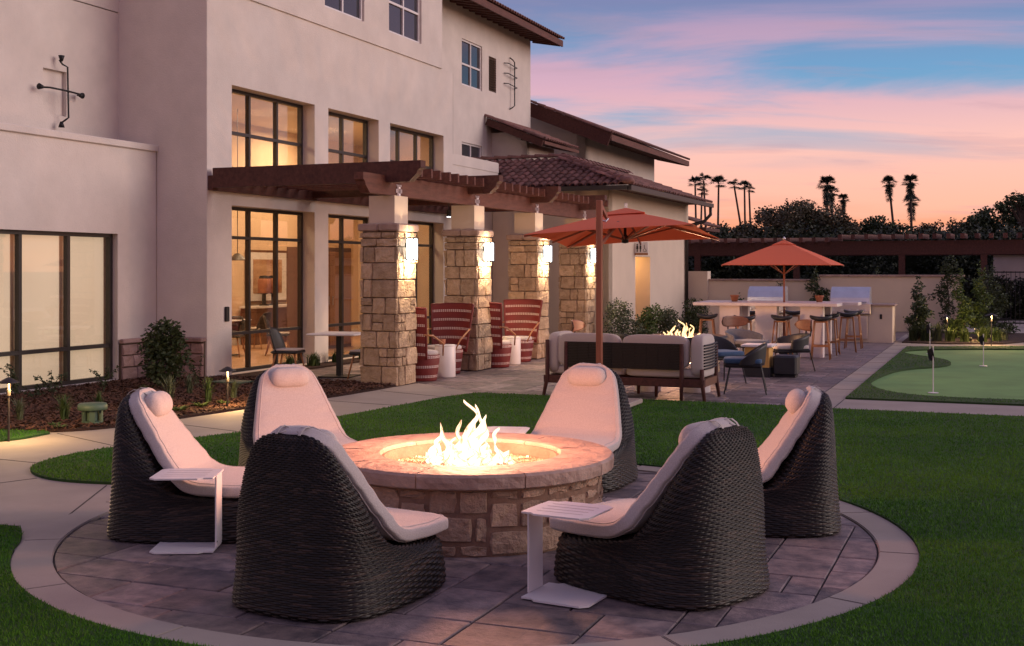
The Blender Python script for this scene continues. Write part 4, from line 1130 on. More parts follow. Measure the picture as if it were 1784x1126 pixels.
RPR, CPC = 5, 10; ROWS, PER = 80, 32
NR, MC = ROWS*RPR+1, PER*CPC
P, s = shell_points(NR, MC)
du = np.roll(P, -1, 1)-np.roll(P, 1, 1); dv = np.gradient(P, axis=0)
Nn = np.cross(du, dv); Nn /= np.linalg.norm(Nn, axis=2, keepdims=True)+1e-9
ii, jj = np.meshgrid(np.arange(NR), np.arange(MC), indexing='ij')
row = ii//RPR; fr_ = (ii % RPR)/RPR; lat = np.sqrt(np.clip(1-(2*fr_-1)**2, 0, 1))
lon = np.clip(.5+.85*np.cos(2*PI*jj/CPC+PI*row), 0, 1)
stake = np.clip(np.cos(4*PI*jj/CPC), 0, 1)**4*(1-lon)
wob = np.random.RandomState(2).normal(0, .0004, (ROWS+1, MC))
disp = lat*(.0003+.0086*lon)+.003*stake+wob[row, jj]
KX, KZ = 1.12, .955
P2 = (P+Nn*disp[..., None])*np.array([KX, KX, KZ])
WICK = grid_mesh('wicker_shell', P2, M['wicker_shell'], smooth=True)
tone = np.random.RandomState(9).rand(ROWS+1, PER*2+2)
seg = (jj+np.where(row % 2, 0, CPC//2))//CPC
tn = tone[row, seg]*(.55+.45*np.random.RandomState(10).rand(ROWS+1, 1)[row[:, 0]])
at_ = WICK.attributes.new('strand', 'FLOAT', 'POINT'); at_.data.foreach_set('value', tn.reshape(-1).astype(np.float32))
# cushion following the seat and back
def cushion_mesh():
    c = np.array([(.50, .338), (.46, .338), (.35, .340), (.2, .344), (.08, .352), (.01, .374), (-.05, .425), (-.095, .50), (-.16, .60), (-.217, .70), (-.275, .80), (-.33, .90), (-.372, .975), (-.392, 1.003)])
    hw = np.array([.325, .348, .362, .366, .364, .358, .348, .330, .303, .277, .250, .217, .165, .09])
    dd = np.concatenate([[0], np.cumsum(np.hypot(*np.diff(c, axis=0).T))]); N = 74; q = np.linspace(0, dd[-1], N)
    y = np.interp(q, dd, c[:, 0]); z = np.interp(q, dd, c[:, 1]); w = np.interp(q, dd, hw)
    k = np.exp(-np.linspace(-2, 2, 7)**2); k /= k.sum()
    y, z, w = [np.convolve(np.concatenate([[a[0]]*3, a, [a[-1]]*3]), k, 'valid') for a in (y, z, w)]
    # round the plan outline at both ends
    e0 = q/.07; w = np.where(e0 < 1, w*(.70+.30*np.sqrt(np.clip(1-(1-e0)**2, 0, 1))), w)
    e1 = (q[-1]-q)/.10; w = np.where(e1 < 1, w*(.35+.65*np.sqrt(np.clip(1-(1-e1)**2, 0, 1))), w)
    ty = np.gradient(y); tz = np.gradient(z); l = np.hypot(ty, tz); ty /= l; tz /= l
    ny, nz = -tz, ty   # outward (up/forward)
    sg = np.sign(nz[5]); ny, nz = ny*sg, nz*sg
    th = np.linspace(0, 2*PI, 56, endpoint=False); P = np.empty((N+2, 56, 3)); T = .044
    rs = np.random.RandomState(5)
    for i in range(N):
        tt = T*min(1, math.sqrt(max(0, 1-(1-min(1, q[i]/.03))**2))+.35, math.sqrt(max(0, 1-(1-min(1, (q[-1]-q[i])/.03))**2))+.35)
        a = np.sign(np.cos(th))*np.abs(np.cos(th))**(2/7.); b = np.sign(np.sin(th))*np.abs(np.sin(th))**(2/6.)
        crown = 1+.14*(1-np.abs(a)**2)*(b > 0)
        h = tt*b*crown
        P[i+1, :, 0] = w[i]*a; P[i+1, :, 1] = y[i]+ny[i]*h; P[i+1, :, 2] = z[i]+nz[i]*h
    for e, i in ((0, 0), (N+1, N-1)):
        cc = P[i+1 if e == 0 else N].mean(0); P[e] = cc+(P[i+1 if e == 0 else N]-cc)*.72
    P = P*np.array([KX, KX, KZ])
    wr = .0022*np.sin(P[..., 0]*31+P[..., 2]*17)*np.sin(P[..., 1]*23+1)+.0016*np.sin(P[..., 0]*9-P[..., 2]*47+2)+.0014*np.sin(P[..., 2]*83+P[..., 0]*21)
    P[..., 2] += wr; P[..., 1] += wr*.6
    pm = MB()
    for k in (7, 21, 35, 49): pm.tube([tuple(p) for p in P[1:-1, k]], .0048, 6)
    return grid_mesh('cushion', P, M['cushion']), pm.mesh('piping', M['cushion'], True)
CUSH, PIPING = cushion_mesh()
def pillow_mesh():
    N, K = 22, 20; P = np.empty((N, K, 3)); th = np.linspace(0, 2*PI, K, endpoint=False)
    for i in range(N):
        t = -1+2*i/(N-1); r = max(.002, (1-abs(t)**4.5))**.5
        P[i, :, 0] = .175*t; P[i, :, 1] = .066*r*np.cos(th)*(1+.03*np.sin(9*t+2*th)); P[i, :, 2] = .088*r*np.sin(th)
    return grid_mesh('head_pillow', P, M['cushion'])
PILL = pillow_mesh()
def strap_mesh():
    mb = MB(); pts = [(y*KX, z*KZ) for y, z in ((-.262, .925), (-.300, .985), (-.345, 1.022), (-.392, 1.026), (-.418, 1.008), (-.432, .988))]
    for a, b in zip(pts[:-1], pts[1:]): mb.beam((0, a[0], a[1]-.012), (0, b[0], b[1]-.012), .016, .003, up=(0, .3, 1))
    return mb.mesh('strap', M['cushion_grey'])
STRAP = strap_mesh()
GL = 'woven lounge chairs around the fire pit'
def lounge(label, x, y, face, proto=[None]):
    """face = compass angle (deg, CCW from +x) the sitter looks towards"""
    if proto[0] is None:
        t = thing('woven_lounge_chair', label, 'lounge chair', (x, y, 0.006), R_(face-90), GL)
        part('wicker_shell', WICK, t); part('piping', PIPING, part('cushion', CUSH, t), kind='stuff')
        p = part('head_pillow', PILL, t, loc=(0, -.258*KX, .905*KZ), rot=(R_(28), 0, 0)); part('strap', STRAP, t, loc=(-.075, 0, 0)); part('strap', STRAP, t, loc=(.075, 0, 0))
        proto[0] = t
    else:
        t = copy_tree(proto[0]); t.location = (x, y, .006); t.rotation_euler = (0, 0, R_(face-90)); t['label'] = label
    return t
lounge('woven lounge chair in the left foreground, seen from behind, left of the fire pit', -.945, 6.72, 62)
lounge('woven lounge chair in the right foreground, beside the white table, its back to the camera', .85, 6.93, 136)
lounge('woven lounge chair farthest right, turned left towards the flames', 1.72, 8.55, 172)
lounge('woven lounge chair facing the camera behind the right rim of the fire pit', .54, 10.25, -112)
lounge('woven lounge chair facing the camera behind the left foreground chair', -1.78, 10.15, -62)
lounge('woven lounge chair farthest left, in side view by the concrete walk', -2.16, 8.35, -1)

# C-shaped side tables
def c_table(label, x, y, yaw, h=.475):
    """top reaches along local -x from the post, base too"""
    t = thing('side_table', label, 'side table', (x, y, .008), R_(yaw), 'white C-shaped side tables by the lounge chairs')
    def plate(z0, z1, slots):
        poly = [(0, -.17), (0, .17), (-.06, .17), (-.09, .20), (-.36, .20), (-.40, .16), (-.40, -.16), (-.36, -.20), (-.09, -.20), (-.06, -.17)]
        mb = MB().prism(poly, z0, z1); return mb
    tp = plate(h-.010, h, True).build('table_top', M['white'], t)
    sl = MB()
    for k in range(4): yy = -.105+.07*k; sl.box(-.34, -.06, yy-.0015, yy+.0015, h+.0004, h+.0012)
    sl.build('slot', M['cushion_grey'], tp)
    MB().box(-.004, .006, -.085, .085, .012, h-.001).build('post', M['white'], t)
    plate(0, .010, False).build('base_plate', M['white'], t)
    MB().box(.006, .0075, -.078, -.058, .045, .050).build('logo', M['iron'], t)
    return t
c_table('white C-shaped table beside the farthest left lounge chair', -1.90, 7.80, 2)
c_table('white C-shaped table in front, between the fire pit and the right foreground chair', .13, 6.72, 152)
c_table('white C-shaped table behind the fire pit, left of the chair facing the camera', -.27, 9.95, 172)

# ================================================================== TERRACE FURNITURE
# sofa seen from behind
SF = bthing('outdoor_sofa', 'long dark framed outdoor sofa with greige cushions, seen from behind under the orange parasol', 'sofa', 16.5, -4.87)
L0, L1, U0, U1 = -6.02, -3.70, 16.12, 17.0
for (v, u, top, dx) in ((L0+.04, U0+.04, .80, -.05), (L1-.04, U0+.04, .44, .04), (-4.02, U0+.03, .78, 0), (L1-.02, U1-.05, .74, .05), (L0+.02, U1-.05, .78, -.05), (-5.7, U0+.05, .78, 0), (-4.85, U1-.06, .3, 0), (-4.5, U0+.5, .3, 0)):
    MB().tube([(v+dx, u-.02, 0), (v, u, .28), (v, u, top)], [.022, .032, .028], 8).build('leg', M['wood'], SF, smooth=True)
MB().box(L0, L1, U0+.02, U0+.09, .19, .30, b=.008).build('rail', M['wood'], SF); MB().box(L0, L1, U1-.09, U1-.02, .20, .30, b=.008).build('rail', M['wood'], SF)
MB().box(L0, L0+.06, U0, U1, .20, .30).build('rail', M['wood'], SF); MB().box(L1-.06, L1, U0+.09, U1-.09, .20, .30).build('rail', M['walnut'], SF)
def woven(name, x0, x1, z0, z1, th, mat, parent, axis='x', c=0., nz=None):
    """panel woven from horizontal strands (each a thin bar) on uprights"""
    mb = MB(); n = nz or int((z1-z0)/.022)
    for k in range(n):
        z = z0+(z1-z0)*(k+.5)/n; seg = 10
        for q in range(seg):
            a = x0+(x1-x0)*q/seg; b = x0+(x1-x0)*(q+1)/seg; o = .004*(1 if (q+k) % 2 else -1)
            if axis == 'x': mb.box(a, b, c-th/2+o, c+th/2+o, z-(z1-z0)/n*.46, z+(z1-z0)/n*.46)
            else: mb.box(c-th/2+o, c+th/2+o, a, b, z-(z1-z0)/n*.46, z+(z1-z0)/n*.46)
    return mb.build(name, mat, parent)
woven('back_panel', -5.70, -4.02, .42, .78, .018, M['wicker'], SF, 'x', U0+.05)
MB().box(-5.70, -4.02, U0+.065, U0+.075, .42, .78).build('panel_lining', M['black_cloth'], SF)
for k in range(9):
    z = .44+k*.040
    MB().tube([(L1-.02, U0+.1, z), (L1+.015, (U0+U1)/2, z+.004), (L1-.005, U1-.06, z+.01)], .013, 6).build('strand', M['wicker'], SF)
for k in range(9):
    z = .44+k*.040
    MB().tube([(L0+.02, U0+.1, z), (L0-.015, (U0+U1)/2, z+.004), (L0+.005, U1-.06, z+.01)], .013, 6).build('strand', M['wicker'], SF)
def cush(x0, x1, y0, y1, z0, z1, parent, mat=None, name='cushion', r=.06, rot=None, n=14):
    """pillow-like block: superellipsoid"""
    K = 28; P = np.empty((n, K, 3)); cx, cy, cz = (x0+x1)/2, (y0+y1)/2, (z0+z1)/2; hx, hy, hz = (x1-x0)/2, (y1-y0)/2, (z1-z0)/2
    th = np.linspace(0, 2*PI, K, endpoint=False)
    for i in range(n):
        ph = -PI/2+PI*i/(n-1); c = max(.02, abs(math.cos(ph)))**(2/5.); s_ = math.copysign(abs(math.sin(ph))**(2/5.), math.sin(ph))
        P[i, :, 0] = cx+hx*c*np.sign(np.cos(th))*np.abs(np.cos(th))**(2/7.); P[i, :, 1] = cy+hy*c*np.sign(np.sin(th))*np.abs(np.sin(th))**(2/7.); P[i, :, 2] = cz+hz*s_
    return part(name, grid_mesh(name, P, mat or M['cushion_grey']), parent)
cush(L0+.02, -4.87, U0+.12, U1, .30, .44, SF, name='seat_cushion'); cush(-4.87, L1-.02, U0+.12, U1, .30, .44, SF, name='seat_cushion')
cush(-5.86, -4.92, U0+.09, U0+.25, .42, .90, SF, name='back_cushion'); cush(-4.90, -3.94, U0+.09, U0+.25, .42, .895, SF, name='back_cushion')
cush(-3.92, -3.72, U0+.07, U1-.05, .31, .90, SF, name='side_cushion'); cush(-6.0, -5.83, U0+.07, U1, .31, .90, SF, name='side_cushion')

# cantilever parasol over the sofa
UB = thing('cantilever_parasol', 'orange cantilever parasol on a side post over the sofa', 'parasol', (1.145, 15.8, 0))
bx, by = 1.145, 15.8
def lc(x, y, z): return (x-bx, y-by, z)
MB().box(-.46, .46, -.46, .46, .02, .085, b=.012).build('base_slab', M['concrete'], UB, rot=(0, 0, PSI))
MB().lathe([(0, .085), (.09, .085), (.09, .11), (.05, .14), (.045, .4), (0, .4)], 12).build('base_socket', M['iron'], UB, smooth=True)
MB().box(-.037, .037, -.037, .037, .1, 2.71, b=.006).build('post', M['umbrella_wood'], UB, rot=(0, 0, PSI))
cor = [Vector(lc(.155, 16.3, 2.27)), Vector(lc(2.35, 15.6, 2.39)), Vector(lc(3.06, 17.8, 2.26)), Vector(lc(.85, 18.5, 2.15))]
apex = Vector(lc(1.61, 17.05, 2.63)); hub = Vector(lc(1.60, 17.05, 2.22))
def canopy(cor, apex, mat, parent, sag=.03, n=10, val=.03, valance=False, th=.004, name='canopy'):
    mb = MB(); k = len(cor)
    for q in range(k):
        a, b = cor[q], cor[(q+1) % k]; V = []; F = []
        for i in range(n+1):
            t = i/n
            for j in range(n+1):
                s_ = j/n; e = a.lerp(b, s_); p = apex.lerp(e, t)
                p = p + Vector((0, 0, 1))*(-sag*4*s_*(1-s_)*t*1.2 + .10*(t*(1-t))*(apex.z-a.z)*1.0)
                # ridges stay tight, panels sink slightly between; edge pulled in
                p = p+(apex-e).normalized()*(.06*4*s_*(1-s_)*t*t)
                V.append(tuple(p))
        for i in range(n):
            for j in range(n): c0 = i*(n+1)+j; F.append((c0, c0+1, c0+n+2, c0+n+1))
        mb.add(V, F)
    V2 = [(x, y, z-th) for x, y, z in mb.V]; m0 = len(mb.V); F2 = [tuple(reversed([i+m0 for i in f])) for f in mb.F]
    mb.V += V2; mb.F += F2
    return mb.build(name, mat, parent, smooth=True)
M['canopy_u'] = M['canopy']
def translucent_canvas():
    m = bpy.data.materials.new('orange_canvas_cloth'); m.use_nodes = True; nt = m.node_tree; b = nt.nodes['Principled BSDF']
    b.inputs['Base Color'].default_value = (.90, .27, .15, 1); b.inputs['Roughness'].default_value = .85; b.inputs['Specular IOR Level'].default_value = .2
    tr = NN(nt, 'ShaderNodeBsdfTranslucent'); tr.inputs[0].default_value = (.95, .30, .09, 1)
    mx = NN(nt, 'ShaderNodeMixShader'); mx.inputs[0].default_value = .34; nt.links.new(b.outputs[0], mx.inputs[1]); nt.links.new(tr.outputs[0], mx.inputs[2])
    tc = NN(nt, 'ShaderNodeTexCoord'); n = NN(nt, 'ShaderNodeTexNoise', i_Scale=4., i_Detail=4.); nt.links.new(tc.outputs['Object'], n.inputs[0])
    bp = NN(nt, 'ShaderNodeBump'); bp.inputs['Strength'].default_value = .3; bp.inputs['Distance'].default_value = .02; nt.links.new(n.outputs[0], bp.inputs['Height']); nt.links.new(bp.outputs[0], b.inputs['Normal'])
    nt.links.new(mx.outputs[0], nt.nodes['Material Output'].inputs[0]); return m
M['canvas'] = translucent_canvas()
cp = canopy(cor, apex, M['canvas'], UB, sag=.0)
cv2 = [apex.lerp(c, .30)+Vector((0, 0, .035)) for c in cor]
canopy(cv2, apex+Vector((0, 0, .045)), M['canvas'], UB, sag=.01, n=6, name='vent_flap')
for c in cor:
    MB().beam(apex-Vector((0, 0, .05)), c-Vector((0, 0, .02)), .022, .03).build('rib', M['umbrella_wood'], UB)
    MB().beam(hub, apex.lerp(c, .5)-Vector((0, 0, .04)), .018, .022).build('strut', M['umbrella_wood'], UB)
for a, b in zip(cor, cor[1:]+cor[:1]):
    mpt = (a+b)/2; MB().beam(apex-Vector((0, 0, .05)), apex.lerp(mpt, .93)-Vector((0, 0, .05)), .02, .026).build('rib', M['umbrella_wood'], UB)
    MB().beam(hub, apex.lerp(mpt, .5)-Vector((0, 0, .05)), .018, .022).build('strut', M['umbrella_wood'], UB)
MB().lathe([(0, 2.17), (.05, 2.18), (.05, 2.26), (.02, 2.3), (.02, 2.6), (0, 2.62)], 12, hub.x, hub.y).build('hub', M['iron'], UB, smooth=True)
MB().beam(Vector((0, 0, 2.68)), Vector((.12, .32, 2.50)), .035, .05).build('arm', M['umbrella_wood'], UB)
MB().beam(Vector((0, 0, 2.1)), Vector((.30, .55, 2.44)), .03, .04).build('arm', M['umbrella_wood'], UB)
MB().tube([(.02, .04, 2.45), (.10, .26, 2.44), (.14, .34, 2.48)], .014, 8).build('bracket', M['steel'], UB)
MB().tube([apex+Vector((-.012, 0, .04)), apex+Vector((-.012, 0, .11)), apex+Vector((.012, 0, .11)), apex+Vector((.012, 0, .04))], .008, 6).build('finial', M['steel'], UB)

# market parasol at the bar: axis-aligned square canopy
pu, pv = 25.75, -4.2
PB = thing('market_parasol', 'orange square parasol standing through the white bar counter', 'parasol', W(pu, pv), PSI)
MB().tube([(0, 0, 0), (0, 0, 2.42)], .022, 12).build('post', M['umbrella_wood'], PB, smooth=True)
MB().lathe([(0, 0), (.28, 0), (.28, .05), (.05, .08), (.04, .3), (0, .3)], 20).build('base_weight', M['iron'], PB, smooth=True)
S_ = 1.10
cor = [Vector((-S_, -S_, 1.90)), Vector((S_, -S_, 1.90)), Vector((S_, S_, 1.90)), Vector((-S_, S_, 1.90))]
apex = Vector((0, 0, 2.40)); canopy(cor, apex, M['canvas'], PB, sag=.02)
cv2 = [apex.lerp(c, .2)+Vector((0, 0, .02)) for c in cor]; canopy(cv2, apex+Vector((0, 0, .03)), M['canvas'], PB, sag=.0, n=4, name='vent_flap')
for c in cor: MB().beam(apex-Vector((0, 0, .05)), c-Vector((0, 0, .02)), .018, .022).build('rib', M['umbrella_wood'], PB); MB().beam((0, 0, 1.7), apex.lerp(c, .5)-Vector((0, 0, .03)), .014, .018).build('strut', M['umbrella_wood'], PB)
MB().lathe([(0, 2.42), (.025, 2.42), (.03, 2.46), (.015, 2.49), (0, 2.5)], 12).build('finial', M['steel'], PB, smooth=True)

# bar counter
BR = bthing('bar_counter', 'long white bar counter with block legs under the orange square parasol', 'bar counter', 25.6, -4.4)
MB().box(-5.98, -3.02, 25.0, 25.62, 1.045, 1.115, b=.008).build('counter_top', M['counter'], BR)
MB().box(-5.98, -2.70, 25.88, 26.5, 1.05, 1.12, b=.008).build('counter_top', M['counter'], BR)
MB().box(-5.98, -5.4, 25.62, 25.88, 1.045, 1.112).build('counter_top', M['counter'], BR); MB().box(-3.9, -3.02, 25.62, 25.88, 1.045, 1.112).build('counter_top', M['counter'], BR)
for a, b in ((-5.45, -5.02), (-4.70, -4.25), (-3.78, -3.32)): MB().box(a, b, 25.15, 25.4, 0, 1.045, b=.006).build('leg', M['counter'], BR)
for a, b in ((-5.25, -5.05), (-3.45, -3.3)): MB().box(a, b, 26.2, 26.4, 0, 1.05, b=.006).build('leg', M['counter'], BR)
for k, (v, u) in enumerate(((-5.25, 25.75), (-3.5, 25.95))):
    t = bthing('terracotta_pot', ['small terracotta pot on the left half of the white bar', 'small terracotta pot on the right half of the white bar'][k], 'pot', u, v, 'pots on the bar', z=1.118)
    MB().lathe([(0, 0), (.06, 0), (.085, .11), (.095, .115), (.095, .14), (.07, .14), (.065, .10), (0, .10)], 16).build('pot', M['terracotta'], t, loc=(0, 0, 0), smooth=True)
# bar stools
def stool(label, u, v, rot, proto=[None]):
    if proto[0] is None:
        t = thing('bar_stool', label, 'bar stool', W(u, v), PSI+R_(rot), 'bar stools around the white bar')
        K = 24; P = []
        for (r, z) in ((.02, .775), (.15, .77), (.19, .79), (.20, .82), (.185, .85), (.12, .845), (.02, .83)):
            P.append([(r*1.12*math.cos(2*PI*k/K), r*.88*math.sin(2*PI*k/K), z+(.09*(r*math.cos(2*PI*k/K))**2/.04)*.5) for k in range(K)])
        part('seat', grid_mesh('seat', np.array(P), M['black_cloth']), t)
        for sx in (-1, 1):
            for sy in (-1, 1): MB().tube([(sx*.12, sy*.09, .77), (sx*.185, sy*.16, 0)], [.018, .013], 8).build('leg', M['oak'], t, smooth=True)
        for sy in (-1, 1): MB().beam((-.155, sy*.13, .27), (.155, sy*.13, .27), .02, .035).build('footrest', M['oak'], t)
        for sx in (-1, 1): MB().beam((sx*.16, -.13, .33), (sx*.16, .13, .33), .02, .03).build('footrest', M['oak'], t)
        MB().box(-.13, .13, -.10, .10, .735, .765, b=.005).build('seat_frame', M['oak'], t); proto[0] = t
    else:
        t = copy_tree(proto[0]); t.location = W(u, v); t.rotation_euler = (0, 0, PSI+R_(rot)); t['label'] = label
def at(px_x, Z): x = (px_x-892)/2100*Z; return UV(x, Z)
for (xx, Z, r, l) in ((1430, 24.2, 4, 'bar stool in front of the rightmost leg of the bar, nearest the camera'), (1445, 25.5, -5, 'bar stool tucked just behind the nearest one at the right end of the bar'), (1476, 26.3, 8, 'bar stool right of the bar end, in front of the grill doors'),
                      (1487, 27.6, 0, 'bar stool beyond the bar end, mostly hidden by the one before the grill'), (1362, 24.4, -8, 'bar stool between the middle and right legs of the bar'), (1383, 27.4, 0, 'bar stool on the far side of the bar, left of the rightmost leg'),
                      (1309, 27.6, 0, 'bar stool on the far side of the bar, between its left and middle legs'), (1232, 25.2, 5, 'bar stool at the left end of the bar, behind the fire table'), (1297, 24.2, 10, 'bar stool in front of the left leg gap, behind the brown headrest')):
    stool(l, *at(xx, Z), r)

# barbecue island with two grills
BQ = bthing('barbecue_island', 'cream barbecue island with a pale stone top against the garden wall', 'counter', 31.3, -4.4)
MB().box(-7.0, -2.42, 30.95, 31.9, 0, .90).build('body', M['stucco_cream'], BQ); MB().box(-7.05, -2.36, 30.9, 31.95, .90, .945, b=.008).build('counter_top', M['cap'], BQ)
MB().box(-2.72, -2.66, 30.93, 30.95, .58, .70, b=.006).build('socket', M['iron'], BQ)
def grill(label, v0, v1):
    t = bthing('gas_grill', label, 'grill', 31.3, (v0+v1)/2, 'built-in gas grills'); u = 30.9; m = M['steel']
    MB().box(v0, v1, u-.06, u+.5, .70, .96, b=.01).build('control_panel', m, t)
    for k in range(5):
        v = v0+.12+(v1-v0-.24)*k/4; q = MB().lathe([(0, 0), (.028, 0), (.028, .03), (0, .03)], 10); 
        MB().add([(v+p[0], u-.062-p[2], .80+p[1]) for p in q.V], q.F).build('knob', M['steel_pan'], t)
    K = 10; V = []; F = []
    for (yy, z) in ((.0, .96), (.02, 1.10), (.10, 1.26), (.30, 1.37), (.50, 1.36), (.56, .96)):
        V += [(v0+.03, u+yy, z), (v1-.03, u+yy, z)]
    n = len(V)//2
    for k in range(n-1): F.append((2*k, 2*k+1, 2*k+3, 2*k+2))
    F.append(tuple(range(0, 2*n, 2))); F.append(tuple(range(2*n-1, 0, -2)))
    MB().add(V, F).build('lid', M['steel_pan'], t)
    MB().tube([(v0+.1, u-.02, 1.0), (v0+.1, u-.07, 1.0), (v1-.1, u-.07, 1.0), (v1-.1, u-.02, 1.0)], .014, 8).build('handle', m, t)
    for a, b in ((v0+.08, (v0+v1)/2-.004), ((v0+v1)/2+.004, v1-.08)):
        d = MB().box(a, b, u-.005, u+.045, .08, .66, b=.006).build('door', m, t)
        hx = b-.05 if a == v0+.08 else a+.05; MB().tube([(hx, u-.04, .28), (hx, u-.04, .52)], .01, 6).build('handle', M['steel_pan'], d)
grill('stainless grill nearer the right end of the barbecue island', -3.93, -2.93); grill('stainless grill behind the orange parasol pole', -6.0, -5.0)

# round fire table with stone base
fx, fy = 3.12, 21.3
FT = thing('fire_table', 'round stone fire table with a dark bowl rim behind the sofa', 'fire table', (fx, fy, 0))
MB().lathe([(0, 0), (.50, 0), (.50, .46), (0, .46)], 32).build('core', M['mortar'], FT)
for r_ in range(3):
    for j in range(10):
        an = 2*PI*(j+.5*(r_ % 2))/10; rr0 = .47; put_stone(FT, rr0*math.cos(an), rr0*math.sin(an), .005+r_*.152, an+PI/2, .305, .142, .055, M['stone'])
MB().lathe([(.0, .46), (.60, .46), (.66, .53), (.68, .64), (.64, .645), (.60, .58), (0, .56)], 36).build('bowl', M['metal'], FT, smooth=True)
F2 = thing('fire', 'low orange flames burning in the dark bowl of the round fire table', 'fire', (fx-.1, fy, .57))
for k, (x, h) in enumerate(((-.05, .34), (.0, .28), (.06, .20), (.14, .14), (-.16, .17), (-.26, .24), (-.30, .14), (-.38, .13), (.24, .10), (-.1, .14), (.1, .26), (-.44, .08))):
    part('flame', grid_mesh('flame', tongue((x+.05, .05*((k*3) % 5-2), 0), h, .042, (.12*((k % 3)-1), 0), 300+k, bend=.5), M['flame2']), F2)
spot('fire_light', 'POINT', (0, 0, .34), 180, (1, .48, .25), .1, F2)

# barrel chairs
def tub_chair(label, x, y, face, seat, headrest=False, lounge_=False, body=None):
    """curved shell back with wrap-around arms, cushion, thin black legs; sitter looks along local +y"""
    t = thing('tub_chair' if not headrest else 'headrest_armchair', label, 'armchair', (x, y, 0), R_(face-90), 'dark tub chairs on the terrace')
    body = body or M['black_cloth']; w = .30 if not headrest else .36; sh = .43 if not headrest else .38; top = .74 if not headrest else .66
    A = []
    for s_ in np.linspace(0, 1, 7):
        row = []
        for q in np.linspace(-1, 1, 23):
            a = q*PI*.60; hgt = top-sh+.02; f = max(0, math.cos(a*.74))**.9 if not headrest else (.72+.28*math.cos(a))
            r = w*(1+.07*s_); row.append((r*math.sin(a), -r*.92*math.cos(a)-.02*s_, sh-.02+hgt*f*s_))
        A.append(row)
    A = np.array(A); B = A[:, ::-1].copy(); B[:, :, :2] *= .93
    part('backrest', grid_mesh('backrest', np.concatenate([A, B], 1), body), t)
    cush(-w+.03, w-.03, -w*.8, w+.02, sh, sh+.09, t, seat, 'seat_cushion')
    MB().box(-w+.03, w-.03, -w*.8, w, sh-.05, sh+.01, b=.02).build('seat_frame', M['iron'], t)
    for sx in (-1, 1):
        for sy in (-1, 1): MB().tube([(sx*(w-.07), sy*(w-.08), sh-.03), (sx*(w-.02), sy*(w+.0), 0)], .011, 6).build('leg', M['iron'], t)
    if headrest:
        P = []
        for s_ in np.linspace(0, 1, 9):
            row = []
            for q in np.linspace(-1, 1, 15):
                hh = .105*math.sqrt(max(0, 1-abs(q)**3)); row.append((.34*q, -.38+.12*q*q, .80+hh*(2*s_-1)))
            P.append(row)
        A = np.array(P); B = A[:, ::-1].copy(); B[:, :, 1] -= .03
        part('headrest', grid_mesh('headrest', np.concatenate([A, B], 1), M['walnut']), t)
        for sx in (-.1, .1): MB().beam((sx, -.375, .60), (sx, -.39, .74), .02, .02).build('headrest_post', M['iron'], t)
    return t
tub_chair('black tub chair with a blue seat pad, turned left, nearest right of the sofa', 3.42, 17.65, 168, M['blue_cloth'])
tub_chair('black tub chair with a blue seat pad, just behind the right end of the sofa', 3.32, 19.2, -65, M['blue_cloth'])
tub_chair('low dark armchair with a curved headrest and pale seat, turned towards the fire table', 4.95, 21.6, 190, M['cushion_grey'], True)
tub_chair('slate armchair with a broad brown headrest facing the camera in front of the bar', 4.45, 23.0, -60, M['grey_cloth'], True, body=M['grey_cloth'])
tub_chair('dark armchair with a brown headrest behind the left half of the sofa back', 1.45, 21.3, -20, M['cushion_grey'], True)
tub_chair('low black tub chair behind the middle of the sofa back', 2.05, 20.2, 40, M['cushion_grey'])
# small tables: white top on block, dark block stool
t = thing('block_table', 'low white topped table on a yellow wood block between the armchairs', 'side table', (4.18, 20.4, 0), PSI)
MB().box(-.26, .26, -.26, .26, .50, .54, b=.008).build('table_top', M['white'], t); MB().box(-.2, .2, -.2, .2, .16, .50).build('block', pmat('yellow_wood', (.62, .36, .10), .5, .1, 5.), t); MB().box(-.22, .22, -.22, .22, 0, .16).build('plinth', M['black_cloth'], t)
t = thing('block_stool', 'dark square block stool under the armchair turned left', 'stool', (4.62, 20.3, 0), PSI)
MB().box(-.2, .2, -.2, .2, .03, .36, b=.03).build('block', M['black_cloth'], t); MB().box(-.17, .17, -.17, .17, 0, .03).build('foot', M['iron'], t)
def drum(label, x, y, r, h, group):
    t = thing('drum_table', label, 'side table', (x, y, 0), 0, group)
    MB().lathe([(0, .0), (r*.98, .0), (r, .012), (r, h-.03), (r*.985, h-.025), (r*.985, h-.02), (r, h-.018), (r, h-.005), (r*.98, h), (0, h)], 32).build('drum', M['white'], t, smooth=True)
    MB().lathe([(r*.4, h), (r*.42, h), (r*.42, h+.003), (r*.4, h+.003)], 24).build('top_inset', M['cushion_grey'], t)
    return t
drum('white drum table seen under the middle of the sofa', 2.02, 17.9, .19, .42, 'white drum tables'); drum('white drum table seen under the right end of the sofa', 2.72, 17.75, .20, .42, 'white drum tables')
d1_ = W(18.35, -8.62); d2_ = W(21.3, -8.60)
drum('white drum table between the two nearer striped chairs', d1_[0], d1_[1], .175, .54, 'white drum tables'); drum('white drum table between the two farther striped chairs', d2_[0], d2_[1], .165, .52, 'white drum tables')
t = thing('candle_lantern', 'small terracotta pot on the nearer white drum table by the striped chair', 'pot', (d1_[0]-.05, d1_[1], .543)); MB().lathe([(0, 0), (.05, 0), (.06, .09), (.05, .09), (.045, .08), (0, .08)], 14).build('pot', M['terracotta'], t, smooth=True)

